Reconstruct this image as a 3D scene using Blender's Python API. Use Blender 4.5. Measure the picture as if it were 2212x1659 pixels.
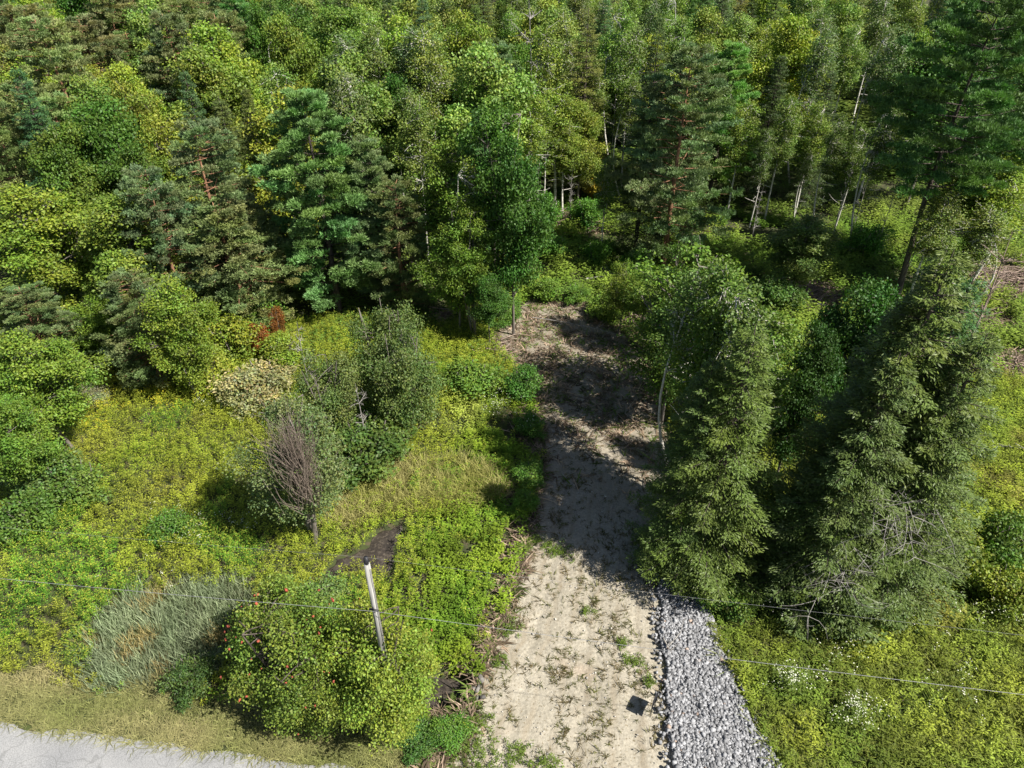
import bpy, math, random
import numpy as np
from mathutils import Vector
R_ = math.radians
for o in list(bpy.data.objects): bpy.data.objects.remove(o)
scene = bpy.context.scene
COL = scene.collection

# ------------------------------------------------------------------ camera, sky, sun, exposure
CAM_H, PITCH = 24.0, 36.0
F, CX, CY = 1522.0, 1106.0, 829.5          # focal length and centre for a 2212 x 1659 picture
cam = bpy.data.cameras.new("camera"); cam_o = bpy.data.objects.new("camera", cam); COL.objects.link(cam_o)
cam_o.location = (0, 0, CAM_H); cam_o.rotation_euler = (R_(90 - PITCH), 0, 0)
cam.sensor_width = 36; cam.lens = 36 * F / 2212; cam.clip_start = 0.1; cam.clip_end = 5000
scene.camera = cam_o

SUN_ELEV = R_(49)
sdx, sdy = 0.90, -0.44                      # horizontal direction towards the sun
w = bpy.data.worlds.new("World"); scene.world = w; w.use_nodes = True
nt = w.node_tree; nt.nodes.clear()
sky = nt.nodes.new("ShaderNodeTexSky"); sky.sky_type = 'NISHITA'; sky.sun_disc = False
sky.sun_elevation = SUN_ELEV; sky.sun_rotation = math.atan2(sdx, sdy)
bg = nt.nodes.new("ShaderNodeBackground"); bg.inputs[1].default_value = 0.05
out = nt.nodes.new("ShaderNodeOutputWorld")
nt.links.new(sky.outputs[0], bg.inputs[0]); nt.links.new(bg.outputs[0], out.inputs[0])
sun = bpy.data.lights.new("sun", 'SUN'); sun.energy = 5.0; sun.angle = R_(0.53); sun.color = (1.0, 0.96, 0.89)
sun_o = bpy.data.objects.new("sun", sun); COL.objects.link(sun_o)
sv = Vector((sdx * math.cos(SUN_ELEV), sdy * math.cos(SUN_ELEV), math.sin(SUN_ELEV)))
sun_o.rotation_euler = sv.to_track_quat('Z', 'Y').to_euler(); sun_o.location = (30, -30, 60)
scene.view_settings.view_transform = 'Standard'; scene.view_settings.look = 'None'
scene.view_settings.exposure = 0.9; scene.view_settings.gamma = 1.0
scene.render.engine = 'CYCLES'
scene.cycles.max_bounces = 5; scene.cycles.diffuse_bounces = 2; scene.cycles.transmission_bounces = 3
scene.cycles.transparent_max_bounces = 4

# ------------------------------------------------------------------ small maths
def G(px, py, z=0.0):
    """a point of the level z seen at a place of the picture"""
    d = math.radians(PITCH) + math.atan((py - CY) / F)
    Y = (CAM_H - z) / math.tan(d)
    dep = Y * math.cos(R_(PITCH)) + (CAM_H - z) * math.sin(R_(PITCH))
    return ((px - CX) / F * dep, Y)
def project(x, y, z):
    dep = y * math.cos(R_(PITCH)) + (CAM_H - z) * math.sin(R_(PITCH))
    v = (CAM_H - z) * math.cos(R_(PITCH)) - y * math.sin(R_(PITCH))
    return CX + F * x / dep, CY + F * v / dep
_rs = np.random.RandomState(7); LAT = _rs.rand(256, 256)
def vnoise(x, y, s):
    x = np.asarray(x, float) / s + 1000.3; y = np.asarray(y, float) / s + 1000.7
    xi = np.floor(x).astype(int); yi = np.floor(y).astype(int); fx = x - xi; fy = y - yi
    fx = fx * fx * (3 - 2 * fx); fy = fy * fy * (3 - 2 * fy)
    a = LAT[xi % 256, yi % 256]; b = LAT[(xi + 1) % 256, yi % 256]
    c = LAT[xi % 256, (yi + 1) % 256]; d = LAT[(xi + 1) % 256, (yi + 1) % 256]
    return (a * (1 - fx) + b * fx) * (1 - fy) + (c * (1 - fx) + d * fx) * fy
def inpoly(x, y, poly):
    x = np.asarray(x); y = np.asarray(y); r = np.zeros(x.shape, bool); n = len(poly)
    for i in range(n):
        x1, y1 = poly[i]; x2, y2 = poly[(i + 1) % n]
        if y1 == y2: continue
        c = ((y1 > y) != (y2 > y)) & (x < (x2 - x1) * (y - y1) / (y2 - y1) + x1)
        r ^= c
    return r
def ell(x, y, cx, cy, rx, ry):
    """soft membership (1 inside) of an ellipse given on the ground"""
    d = np.sqrt(((x - cx) / rx) ** 2 + ((y - cy) / ry) ** 2)
    return np.clip((1.15 - d) / 0.3, 0, 1)
def gell(px, py, rx, ry):
    x, y = G(px, py); x2, _ = G(px + rx, py); _, ya = G(px, py - ry); _, yb = G(px, py + ry)
    return (x, (ya + yb) / 2, x2 - x, (ya - yb) / 2)

# ------------------------------------------------------------------ materials
def newmat(name):
    m = bpy.data.materials.new(name); m.use_nodes = True
    n = m.node_tree.nodes; n.clear(); return m, n, m.node_tree.links
def leaf_mat(name, trans=0.32, rough=0.55, spec=0.3):
    m, n, l = newmat(name)
    at = n.new("ShaderNodeAttribute"); at.attribute_name = "Col"
    oi = n.new("ShaderNodeObjectInfo")
    mx = n.new("ShaderNodeMixRGB"); mx.blend_type = 'MULTIPLY'; mx.inputs[0].default_value = 1
    l.new(at.outputs['Color'], mx.inputs[1]); l.new(oi.outputs['Color'], mx.inputs[2])
    p = n.new("ShaderNodeBsdfPrincipled"); p.inputs['Roughness'].default_value = rough
    p.inputs['Specular IOR Level'].default_value = spec
    t = n.new("ShaderNodeBsdfTranslucent")
    g = n.new("ShaderNodeMixRGB"); g.blend_type = 'MULTIPLY'; g.inputs[0].default_value = 1; g.inputs[2].default_value = (1.08, 1.35, 0.5, 1)
    l.new(mx.outputs[0], g.inputs[1]); l.new(g.outputs[0], t.inputs[0]); l.new(mx.outputs[0], p.inputs['Base Color'])
    ms = n.new("ShaderNodeMixShader"); ms.inputs[0].default_value = trans
    o = n.new("ShaderNodeOutputMaterial")
    l.new(p.outputs[0], ms.inputs[1]); l.new(t.outputs[0], ms.inputs[2]); l.new(ms.outputs[0], o.inputs[0])
    return m
def noise_mat(name, c1, c2, scale=4.0, stretch=(1, 1, 1), rough=0.85, c3=None, scale3=20.0, bump=0.0, spec=0.3, lo=0.35, hi=0.65, coord='Object'):
    m, n, l = newmat(name)
    tc = n.new("ShaderNodeTexCoord"); mp = n.new("ShaderNodeMapping"); mp.inputs['Scale'].default_value = stretch
    l.new(tc.outputs[coord], mp.inputs[0])
    no = n.new("ShaderNodeTexNoise"); no.inputs['Scale'].default_value = scale; no.inputs['Detail'].default_value = 6
    l.new(mp.outputs[0], no.inputs['Vector'])
    r = n.new("ShaderNodeValToRGB"); r.color_ramp.elements[0].position = lo; r.color_ramp.elements[1].position = hi
    r.color_ramp.elements[0].color = (*c1, 1); r.color_ramp.elements[1].color = (*c2, 1)
    l.new(no.outputs[0], r.inputs[0]); last = r.outputs[0]
    if c3:
        n2 = n.new("ShaderNodeTexNoise"); n2.inputs['Scale'].default_value = scale3; n2.inputs['Detail'].default_value = 4
        l.new(mp.outputs[0], n2.inputs['Vector'])
        r2 = n.new("ShaderNodeValToRGB"); r2.color_ramp.elements[0].position = 0.5; r2.color_ramp.elements[1].position = 0.68
        r2.color_ramp.elements[0].color = (0, 0, 0, 1); r2.color_ramp.elements[1].color = (1, 1, 1, 1)
        l.new(n2.outputs[0], r2.inputs[0])
        mx = n.new("ShaderNodeMixRGB"); mx.inputs[2].default_value = (*c3, 1)
        l.new(r2.outputs[0], mx.inputs[0]); l.new(last, mx.inputs[1]); last = mx.outputs[0]
    p = n.new("ShaderNodeBsdfPrincipled"); p.inputs['Roughness'].default_value = rough; p.inputs['Specular IOR Level'].default_value = spec
    l.new(last, p.inputs['Base Color'])
    if bump:
        b = n.new("ShaderNodeBump"); b.inputs['Strength'].default_value = bump; b.inputs['Distance'].default_value = 0.05
        l.new(no.outputs[0], b.inputs['Height']); l.new(b.outputs[0], p.inputs['Normal'])
    o = n.new("ShaderNodeOutputMaterial"); l.new(p.outputs[0], o.inputs[0]); return m

M_LEAF = leaf_mat("leaf", .22); M_NEEDLE = leaf_mat("needle", 0.15, 0.5, 0.3); M_HERB = leaf_mat("herb", 0.28, 0.6, 0.2)
M_BARK = noise_mat("bark_grey_brown", (.10, .085, .07), (.24, .21, .18), 6, (1, 1, .25))
M_DARKBARK = noise_mat("bark_dark", (.05, .04, .032), (.13, .105, .085), 6, (1, 1, .25))
M_ORANGE = noise_mat("bark_orange", (.16, .08, .045), (.36, .19, .11), 5, (1, 1, .3))
M_BIRCH = noise_mat("bark_pale", (.20, .18, .15), (.62, .59, .52), 5, (.4, .4, 2.2), lo=.3, hi=.5)
M_DEAD = noise_mat("dead_wood", (.17, .155, .14), (.40, .375, .34), 7, (1, 1, .2))
M_TWIG = noise_mat("purple_twig", (.15, .115, .09), (.28, .225, .18), 7, (1, 1, .2))
M_BRUSH = noise_mat("cut_brush", (.16, .11, .085), (.42, .32, .26), 3, (1, 1, 1))
M_GROUND = noise_mat("soil", (.030, .036, .014), (.060, .075, .020), .9, c3=(.085, .066, .040), scale3=3.1, bump=.6)
M_MUD = noise_mat("mud", (.018, .013, .010), (.048, .037, .029), 1.6, rough=.6, c3=(.085, .068, .050), scale3=9, bump=.8, spec=.5)
M_STONEBASE = noise_mat("gravel_bed", (.06, .06, .06), (.16, .16, .16), 8, bump=.5)
M_WIRE = noise_mat("wire_metal", (.19, .19, .195), (.30, .30, .30), 20, rough=.4, spec=.5)
M_BLACK = noise_mat("black_metal", (.012, .012, .014), (.03, .03, .033), 8, rough=.5)
M_PIPE = noise_mat("black_pipe", (.012, .012, .012), (.04, .038, .035), 5, rough=.6)
def stone_mat():
    m, n, l = newmat("stone")
    at = n.new("ShaderNodeAttribute"); at.attribute_name = "Col"
    tc = n.new("ShaderNodeTexCoord"); no = n.new("ShaderNodeTexNoise"); no.inputs['Scale'].default_value = 14
    l.new(tc.outputs['Object'], no.inputs['Vector'])
    mr = n.new("ShaderNodeMapRange"); mr.inputs[1].default_value = .3; mr.inputs[2].default_value = .7; mr.inputs[3].default_value = .7; mr.inputs[4].default_value = 1.2
    l.new(no.outputs[0], mr.inputs[0])
    mx = n.new("ShaderNodeVectorMath"); mx.operation = 'SCALE'; l.new(at.outputs['Color'], mx.inputs[0]); l.new(mr.outputs[0], mx.inputs['Scale'])
    p = n.new("ShaderNodeBsdfPrincipled"); p.inputs['Roughness'].default_value = .75; l.new(mx.outputs[0], p.inputs['Base Color'])
    o = n.new("ShaderNodeOutputMaterial"); l.new(p.outputs[0], o.inputs[0]); return m
M_STONE = stone_mat()
def sand_mat():
    m, n, l = newmat("sand")
    tc = n.new("ShaderNodeTexCoord"); uv = n.new("ShaderNodeAttribute"); uv.attribute_name = "across"
    def noise(s, d=6, vec=None, out=0):
        a = n.new("ShaderNodeTexNoise"); a.inputs['Scale'].default_value = s; a.inputs['Detail'].default_value = d
        l.new(vec or tc.outputs['Object'], a.inputs['Vector']); return a.outputs[out]
    def ramp(v, p0, p1, c0, c1):
        r = n.new("ShaderNodeValToRGB"); e = r.color_ramp.elements
        e[0].position = p0; e[1].position = p1; e[0].color = (*c0, 1); e[1].color = (*c1, 1); l.new(v, r.inputs[0]); return r.outputs[0]
    def mix(f, a, b, mode='MIX'):
        x = n.new("ShaderNodeMixRGB"); x.blend_type = mode
        if isinstance(f, float): x.inputs[0].default_value = f
        else: l.new(f, x.inputs[0])
        for i, c in ((1, a), (2, b)):
            if isinstance(c, tuple): x.inputs[i].default_value = (*c, 1)
            else: l.new(c, x.inputs[i])
        return x.outputs[0]
    base = ramp(noise(.55), .3, .7, (.30, .268, .205), (.39, .352, .278))
    fine = ramp(noise(9), .25, .75, (.70, .70, .70), (1.18, 1.18, 1.18)); base = mix(1.0, base, fine, 'MULTIPLY')
    vo = n.new("ShaderNodeTexVoronoi"); vo.inputs['Scale'].default_value = 16; l.new(tc.outputs['Object'], vo.inputs['Vector'])
    peb = ramp(vo.outputs['Distance'], .05, .22, (1, 1, 1), (0, 0, 0)); sel = ramp(noise(3.2), .5, .62, (0, 0, 0), (1, 1, 1))
    base = mix(mix(1.0, peb, sel, 'MULTIPLY'), base, (.62, .58, .50))
    dk = ramp(noise(13, 4), .60, .68, (0, 0, 0), (1, 1, 1)); base = mix(dk, base, (.19, .155, .10))
    pk = ramp(noise(.38, 3), .60, .75, (0, 0, 0), (.35, .35, .35)); base = mix(pk, base, (.46, .30, .21))
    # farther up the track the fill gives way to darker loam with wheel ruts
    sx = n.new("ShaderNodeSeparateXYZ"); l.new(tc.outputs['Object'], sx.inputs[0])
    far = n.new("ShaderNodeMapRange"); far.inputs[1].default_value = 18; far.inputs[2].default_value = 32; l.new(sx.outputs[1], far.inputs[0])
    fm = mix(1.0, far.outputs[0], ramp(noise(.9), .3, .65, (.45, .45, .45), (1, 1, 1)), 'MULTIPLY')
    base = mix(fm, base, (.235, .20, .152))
    ws = n.new("ShaderNodeMath"); ws.operation = 'MULTIPLY'; ws.inputs[1].default_value = 48; l.new(uv.outputs['Fac'], ws.inputs[0])
    si = n.new("ShaderNodeMath"); si.operation = 'SINE'; l.new(ws.outputs[0], si.inputs[0])
    rut = ramp(si.outputs[0], .5, 1.0, (0, 0, 0), (.5, .5, .5)); rsel = ramp(noise(.3), .35, .6, (0, 0, 0), (1, 1, 1))
    base = mix(mix(1.0, rut, rsel, 'MULTIPLY'), base, (.22, .175, .115))
    p = n.new("ShaderNodeBsdfPrincipled"); p.inputs['Roughness'].default_value = .95; p.inputs['Specular IOR Level'].default_value = .15
    st = ramp(noise(1.7, 5), .58, .72, (0, 0, 0), (.30, .30, .30)); base = mix(st, base, (.25, .20, .14))
    l.new(base, p.inputs['Base Color'])
    b = n.new("ShaderNodeBump"); b.inputs['Strength'].default_value = .7; b.inputs['Distance'].default_value = .06
    l.new(noise(7), b.inputs['Height']); l.new(b.outputs[0], p.inputs['Normal'])
    o = n.new("ShaderNodeOutputMaterial"); l.new(p.outputs[0], o.inputs[0]); return m
M_SAND = sand_mat()
def road_mat():
    m, n, l = newmat("worn_asphalt")
    tc = n.new("ShaderNodeTexCoord")
    no = n.new("ShaderNodeTexNoise"); no.inputs['Scale'].default_value = 30; no.inputs['Detail'].default_value = 5; l.new(tc.outputs['Object'], no.inputs['Vector'])
    r = n.new("ShaderNodeValToRGB"); r.color_ramp.elements[0].position = .3; r.color_ramp.elements[1].position = .7
    r.color_ramp.elements[0].color = (.20, .20, .20, 1); r.color_ramp.elements[1].color = (.36, .36, .36, 1); l.new(no.outputs[0], r.inputs[0])
    n3 = n.new("ShaderNodeTexNoise"); n3.inputs['Scale'].default_value = .7; l.new(tc.outputs['Object'], n3.inputs['Vector'])
    r3 = n.new("ShaderNodeValToRGB"); r3.color_ramp.elements[0].position = .35; r3.color_ramp.elements[1].position = .65
    r3.color_ramp.elements[0].color = (.86, .86, .86, 1); r3.color_ramp.elements[1].color = (1.06, 1.05, 1.03, 1); l.new(n3.outputs[0], r3.inputs[0])
    m3 = n.new("ShaderNodeMixRGB"); m3.blend_type = 'MULTIPLY'; m3.inputs[0].default_value = 1; l.new(r.outputs[0], m3.inputs[1]); l.new(r3.outputs[0], m3.inputs[2])
    n2 = n.new("ShaderNodeTexNoise"); n2.inputs['Scale'].default_value = 1.2; l.new(tc.outputs['Object'], n2.inputs['Vector'])
    ad = n.new("ShaderNodeVectorMath"); l.new(tc.outputs['Object'], ad.inputs[0]); l.new(n2.outputs['Color'], ad.inputs[1])
    vo = n.new("ShaderNodeTexVoronoi"); vo.feature = 'DISTANCE_TO_EDGE'; vo.inputs['Scale'].default_value = .55; l.new(ad.outputs[0], vo.inputs['Vector'])
    r2 = n.new("ShaderNodeValToRGB"); r2.color_ramp.elements[0].position = .0; r2.color_ramp.elements[1].position = .014
    r2.color_ramp.elements[0].color = (.45, .45, .45, 1); r2.color_ramp.elements[1].color = (0, 0, 0, 1); l.new(vo.outputs['Distance'], r2.inputs[0])
    mx = n.new("ShaderNodeMixRGB"); l.new(r2.outputs[0], mx.inputs[0]); l.new(m3.outputs[0], mx.inputs[1]); mx.inputs[2].default_value = (.12, .12, .115, 1)
    p = n.new("ShaderNodeBsdfPrincipled"); p.inputs['Roughness'].default_value = .9; l.new(mx.outputs[0], p.inputs['Base Color'])
    b = n.new("ShaderNodeBump"); b.inputs['Strength'].default_value = .3; b.inputs['Distance'].default_value = .02; l.new(no.outputs[0], b.inputs['Height']); l.new(b.outputs[0], p.inputs['Normal'])
    o = n.new("ShaderNodeOutputMaterial"); l.new(p.outputs[0], o.inputs[0]); return m
M_ROAD = road_mat()
def pole_mat():
    m, n, l = newmat("weathered_pole")
    tc = n.new("ShaderNodeTexCoord"); mp = n.new("ShaderNodeMapping"); mp.inputs['Scale'].default_value = (9, 9, .35); l.new(tc.outputs['Object'], mp.inputs[0])
    no = n.new("ShaderNodeTexNoise"); no.inputs['Scale'].default_value = 2.2; no.inputs['Detail'].default_value = 8; l.new(mp.outputs[0], no.inputs['Vector'])
    r = n.new("ShaderNodeValToRGB"); r.color_ramp.elements[0].position = .35; r.color_ramp.elements[1].position = .6
    r.color_ramp.elements[0].color = (.15, .145, .13, 1); r.color_ramp.elements[1].color = (.40, .39, .36, 1); l.new(no.outputs[0], r.inputs[0])
    sx = n.new("ShaderNodeSeparateXYZ"); l.new(tc.outputs['Object'], sx.inputs[0])
    mr = n.new("ShaderNodeMapRange"); mr.inputs[1].default_value = 1.6; mr.inputs[2].default_value = 3.2; l.new(sx.outputs[2], mr.inputs[0])
    mx = n.new("ShaderNodeMixRGB"); l.new(mr.outputs[0], mx.inputs[0]); mx.inputs[1].default_value = (.13, .095, .065, 1); l.new(r.outputs[0], mx.inputs[2])
    p = n.new("ShaderNodeBsdfPrincipled"); p.inputs['Roughness'].default_value = .85; l.new(mx.outputs[0], p.inputs['Base Color'])
    o = n.new("ShaderNodeOutputMaterial"); l.new(p.outputs[0], o.inputs[0]); return m
M_POLE = pole_mat()

# ------------------------------------------------------------------ mesh builder
class MB:
    def __init__(s): s.v = []; s.f = []; s.c = []; s.n = 0
    def add(s, v, f, c=None):
        v = np.asarray(v, np.float32).reshape(-1, 3); f = np.asarray(f, np.int64).reshape(-1, 4)
        s.v.append(v); s.f.append(f + s.n)
        if c is None: c = (1, 1, 1)
        c = np.asarray(c, np.float32)
        if c.ndim == 1: c = np.tile(c, (len(v), 1))
        s.c.append(c); s.n += len(v)
    def leaves(s, P, D, N, L, W, C):
        """rhombic leaves: base points P, directions D, normals N, lengths L, widths W, colours C"""
        D = D / (np.linalg.norm(D, axis=1, keepdims=True) + 1e-9)
        S = np.cross(D, N); S /= (np.linalg.norm(S, axis=1, keepdims=True) + 1e-9)
        L = np.broadcast_to(L, len(P))[:, None]; W = np.broadcast_to(W, len(P))[:, None]
        mid = P + D * L * .45
        v = np.stack([P, mid + S * W * .5, P + D * L, mid - S * W * .5], 1).reshape(-1, 3)
        f = np.arange(len(P) * 4).reshape(-1, 4)
        s.add(v, f, np.repeat(C, 4, 0))
    def tube(s, pts, rad, sides=6, c=None, cap=True):
        pts = np.asarray(pts, float); n = len(pts); rad = np.broadcast_to(rad, n)
        t = np.gradient(pts, axis=0); t /= (np.linalg.norm(t, axis=1, keepdims=True) + 1e-9)
        ref = np.array([1.0, 0, 0]) if abs(t[:, 0]).mean() < .8 else np.array([0, 1.0, 0])
        u = np.cross(t, ref); u /= (np.linalg.norm(u, axis=1, keepdims=True) + 1e-9); w_ = np.cross(t, u)
        a = np.arange(sides) * 2 * np.pi / sides
        ring = (u[:, None] * np.cos(a)[None, :, None] + w_[:, None] * np.sin(a)[None, :, None]) * rad[:, None, None] + pts[:, None]
        idx = np.arange(n * sides).reshape(n, sides); nx = np.roll(idx, -1, 1)
        f = np.stack([idx[:-1], nx[:-1], nx[1:], idx[1:]], -1).reshape(-1, 4)
        s.add(ring.reshape(-1, 3), f, c)
        if cap and sides == 8:
            k = s.n - sides
            s.f.append(np.array([[k, k + 1, k + 2, k + 3], [k, k + 3, k + 4, k + 7], [k + 4, k + 5, k + 6, k + 7]]))
    def mesh(s, name, mat, smooth=False):
        v = np.concatenate(s.v); f = np.concatenate(s.f).astype(np.int32); c = np.concatenate(s.c)
        me = bpy.data.meshes.new(name); me.vertices.add(len(v)); me.vertices.foreach_set("co", v.ravel())
        me.loops.add(f.size); me.loops.foreach_set("vertex_index", f.ravel())
        me.polygons.add(len(f)); me.polygons.foreach_set("loop_start", np.arange(len(f), dtype=np.int32) * 4)
        a = me.attributes.new("Col", 'FLOAT_COLOR', 'POINT')
        a.data.foreach_set("color", np.concatenate([c, np.ones((len(c), 1), np.float32)], 1).astype(np.float32).ravel())
        if smooth: me.polygons.foreach_set("use_smooth", np.ones(len(f), bool))
        me.update(calc_edges=True); me.materials.append(mat); return me
def link(name, me, parent=None, loc=None):
    o = bpy.data.objects.new(name, me); COL.objects.link(o)
    if parent: o.parent = parent
    if loc: o.location = loc
    return o
def tag(o, label=None, cat=None, group=None, kind=None):
    if label: o["label"] = label
    if cat: o["category"] = cat
    if group: o["group"] = group
    if kind: o["kind"] = kind
    return o
def rnd(rs, n, s=1.0): return rs.normal(size=(n, 3)) * s
def curve(p0, p1, n, rs, wob=.05, sag=0.0):
    t = np.linspace(0, 1, n)[:, None]; p = np.asarray(p0) * (1 - t) + np.asarray(p1) * t
    L = np.linalg.norm(np.asarray(p1) - np.asarray(p0)); a = rs.normal(size=3) * wob * L; a[2] *= .4
    p = p + np.sin(t * np.pi) * a; p[:, 2] += (np.sin(t[:, 0] * np.pi) * sag * L)
    return p
UP = np.array([0, 0, 1.0])

# ------------------------------------------------------------------ tree prototypes: (crown mesh, trunk mesh), unit = metres
def proto_leafy(seed, H, R, base=.3, nc=34, per=620, leaf=.17, c=(.085, .115, .018), var=.22, trunk=M_BARK, tufts=False,
                stems=1, shape=1.0, tr=.13, flat=.62, crf=.30, open_=0.0, dead=0, mat=None, limbmat=None):
    rs = np.random.RandomState(seed); cr = MB(); tk = MB()
    zc = H * (base + 1) / 2; hz = H * (1 - base) / 2
    cen = []; tries = 0
    while len(cen) < nc and tries < 6000:
        tries += 1
        d = rs.normal(size=3); d /= np.linalg.norm(d); r = rs.rand() ** .38
        p = d * r; zz = p[2]
        wid = R * .84 * (1 - .35 * max(zz, 0) * shape - .15 * max(-zz, 0))
        aa = math.atan2(p[1], p[0]); wid *= 1 + .20 * math.sin(2 * aa + seed + zz * 2) + .14 * math.sin(3 * aa + seed * 2 - zz * 3)
        q = np.array([p[0] * wid, p[1] * wid, zc + zz * hz * .92])
        if any(np.linalg.norm((q - k) / np.array([1, 1, .8])) < crf * R * .62 for k in cen): continue
        cen.append(q)
    cen = np.array(cen)
    lean = rs.normal(size=2) * .03 * H
    tops = []
    for s_ in range(stems):
        a = rs.rand() * 6.28; e = R * .45 * (stems > 1)
        top = np.array([lean[0] + math.cos(a) * e, lean[1] + math.sin(a) * e, H * .9])
        b0 = np.array([math.cos(a) * .12 * (stems > 1), math.sin(a) * .12 * (stems > 1), -.15])
        path = curve(b0, top, 9, rs, .03); tk.tube(path, np.linspace(tr * H / 11, .02, 9), 7); tops.append(path)
    for q in cen:
        path = tops[rs.randint(len(tops))]; hz_ = max(q[2] - np.linalg.norm(q[:2]) * .75, H * base * .45)
        i = int(np.clip(np.searchsorted(path[:, 2], hz_), 0, 8)); p0 = path[i]
        rad = tr * H / 11 * .42 * (1 - .6 * i / 9)
        tk.tube(curve(p0, q, 5, rs, .08, .05), np.linspace(rad, .014, 5), 5)
        for k in range(3):
            e = q + rnd(rs, 1, crf * R * .5)[0]; tk.tube(curve(q * .6 + p0 * .4, e, 3, rs, .08), np.linspace(.018, .006, 3), 4)
    n = per
    for q in cen:
        if rs.rand() < open_: continue
        cr_ = crf * R * rs.uniform(.75, 1.25)
        tone = np.array(c) * rs.uniform(1 - var, 1 + var) * np.array([rs.uniform(.88, 1.15), 1, 1])
        if tufts:
            m = n // 11; d = rnd(rs, m); d /= np.linalg.norm(d, axis=1, keepdims=True)
            d[:, 2] = np.abs(d[:, 2]) * np.where(rs.rand(m) < .78, 1, -1)
            P = q + d * (cr_ * rs.uniform(.35, 1.05, m) ** .7)[:, None] * np.array([1, 1, flat])
            ax = d * .7 + UP * .6 + (q - [0, 0, zc]) / R * .3; ax /= np.linalg.norm(ax, axis=1, keepdims=True)
            P = np.repeat(P, 11, 0); D = np.repeat(ax, 11, 0) + rnd(rs, len(P), .55)
            C = tone * rs.uniform(.8, 1.2, (m, 1)); C = np.repeat(C, 11, 0) * rs.uniform(.85, 1.15, (len(P), 1))
            cr.leaves(P, D, rnd(rs, len(P)), leaf * rs.uniform(.8, 1.4, len(P)), leaf * .2, C)
        else:
            d = rnd(rs, n); d /= np.linalg.norm(d, axis=1, keepdims=True)
            d[:, 2] = np.where(rs.rand(n) < .35, np.abs(d[:, 2]), d[:, 2])
            lump = 1 + .28 * np.sin(d[:, 0] * 5 + q[0] * 3) * np.cos(d[:, 1] * 5 + q[1] * 4)
            P = q + d * (cr_ * lump * rs.uniform(.25, 1.1, n) ** .55)[:, None] * np.array([1, 1, flat]) + rnd(rs, n, .05 + .035 * R)
            N = d * .45 + UP * .55 + rnd(rs, n, .8); D = rnd(rs, n) + d * .4; D[:, 2] -= .35
            D -= N * (np.sum(D * N, 1) / np.sum(N * N, 1))[:, None]
            C = tone * rs.uniform(.75, 1.28, (n, 1)) * np.stack([rs.uniform(.82, 1.1, n), np.ones(n), rs.uniform(.7, 1.3, n)], 1)
            cr.leaves(P, D, N, leaf * rs.uniform(.7, 1.3, n), leaf * rs.uniform(.55, .8, n), C)
    for k in range(dead):
        a = rs.rand() * 6.28; z = H * rs.uniform(base * .6, .75)
        p0 = np.array([0, 0, z]); p1 = p0 + np.array([math.cos(a), math.sin(a), rs.uniform(-.1, .5)]) * R * rs.uniform(.7, 1.1)
        tk.tube(curve(p0, p1, 5, rs, .1), np.linspace(.035, .008, 5), 4)
    return cr.mesh("crown", mat or (M_NEEDLE if tufts else M_LEAF)), tk.mesh("trunk", trunk, True)

def proto_spruce(seed, H, R, c=(.100, .143, .034), dead=40, dens=1.0, bot=.05, pw=.66):
    rs = np.random.RandomState(seed); cr = MB(); tk = MB()
    tk.tube([[0, 0, -.15], [0, 0, H * .3], [.03, 0, H * .65], [0, .02, H]], [.19, .15, .09, .012], 7)
    z = H * bot; P_, D_, N_, L_, C_ = [], [], [], [], []
    while z < H * .985:
        t = (z / H - bot) / (1 - bot)
        nb = 8 if t < .75 else 7
        a0 = rs.rand() * 6.28
        for k in range(nb):
            a = a0 + k * 6.283 / nb + rs.normal() * .15
            L = R * (1 - t) ** pw * rs.uniform(.58, 1.25) * (min(1, .72 + t * 3)) + .12
            if rs.rand() < .10 + .12 * t: continue
            h = np.array([math.cos(a), math.sin(a), 0]); sd = np.array([-h[1], h[0], 0])
            droop = rs.uniform(.02, .30) * (1 - t) - .34 * t
            tone = np.array(c) * rs.uniform(.85, 1.15) * np.array([rs.uniform(.93, 1.08), 1, rs.uniform(.85, 1.15)])
            m = int((34 + 135 * L) * dens)
            s = rs.uniform(.18, 1, m) ** .75
            lat = rs.normal(size=m) * .20 * L * (1.25 - s) + rs.normal(size=m) * .08
            zz = z + (-droop * (s - .35 * s ** 3)) * L - np.abs(lat) * .32 + rs.normal(size=m) * .05
            P = h * (s * L)[:, None] + sd * lat[:, None]; P[:, 2] = zz
            D = h * 1.0 + sd * (np.sign(lat) * rs.uniform(.2, 1.1, m))[:, None] + rnd(rs, m, .38); D[:, 2] += rs.uniform(-.5, .25, m)
            P_.append(P); D_.append(D); N_.append(np.tile(UP, (m, 1)) + h * .5 + rnd(rs, m, .4)); L_.append(rs.uniform(.075, .17, m))
            C_.append(tone * rs.uniform(.78, 1.25, (m, 1)))
            bp = np.array([h * (u * L) + UP * (z - droop * (u - .35 * u ** 3) * L) for u in (0, .5, .95)])
            if L > .5: tk.tube(bp, [.028, .016, .005], 4)
        z += (.30 + .08 * (1 - t)) * rs.uniform(.8, 1.2)
    P = np.concatenate(P_); L = np.concatenate(L_)
    cr.leaves(P, np.concatenate(D_), np.concatenate(N_), L, L * .30, np.concatenate(C_))
    for k in range(dead):
        a = rs.rand() * 6.28; z = H * rs.uniform(.06, .55); L = R * (1 - z / H) * rs.uniform(.8, 1.05)
        p1 = np.array([math.cos(a) * L, math.sin(a) * L, z - .2 * L]); b = curve([0, 0, z], p1, 5, rs, .06)
        tk.tube(b, np.linspace(.03, .008, 5), 4)
    return cr.mesh("crown", M_NEEDLE), tk.mesh("trunk", M_DARKBARK, True)

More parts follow.
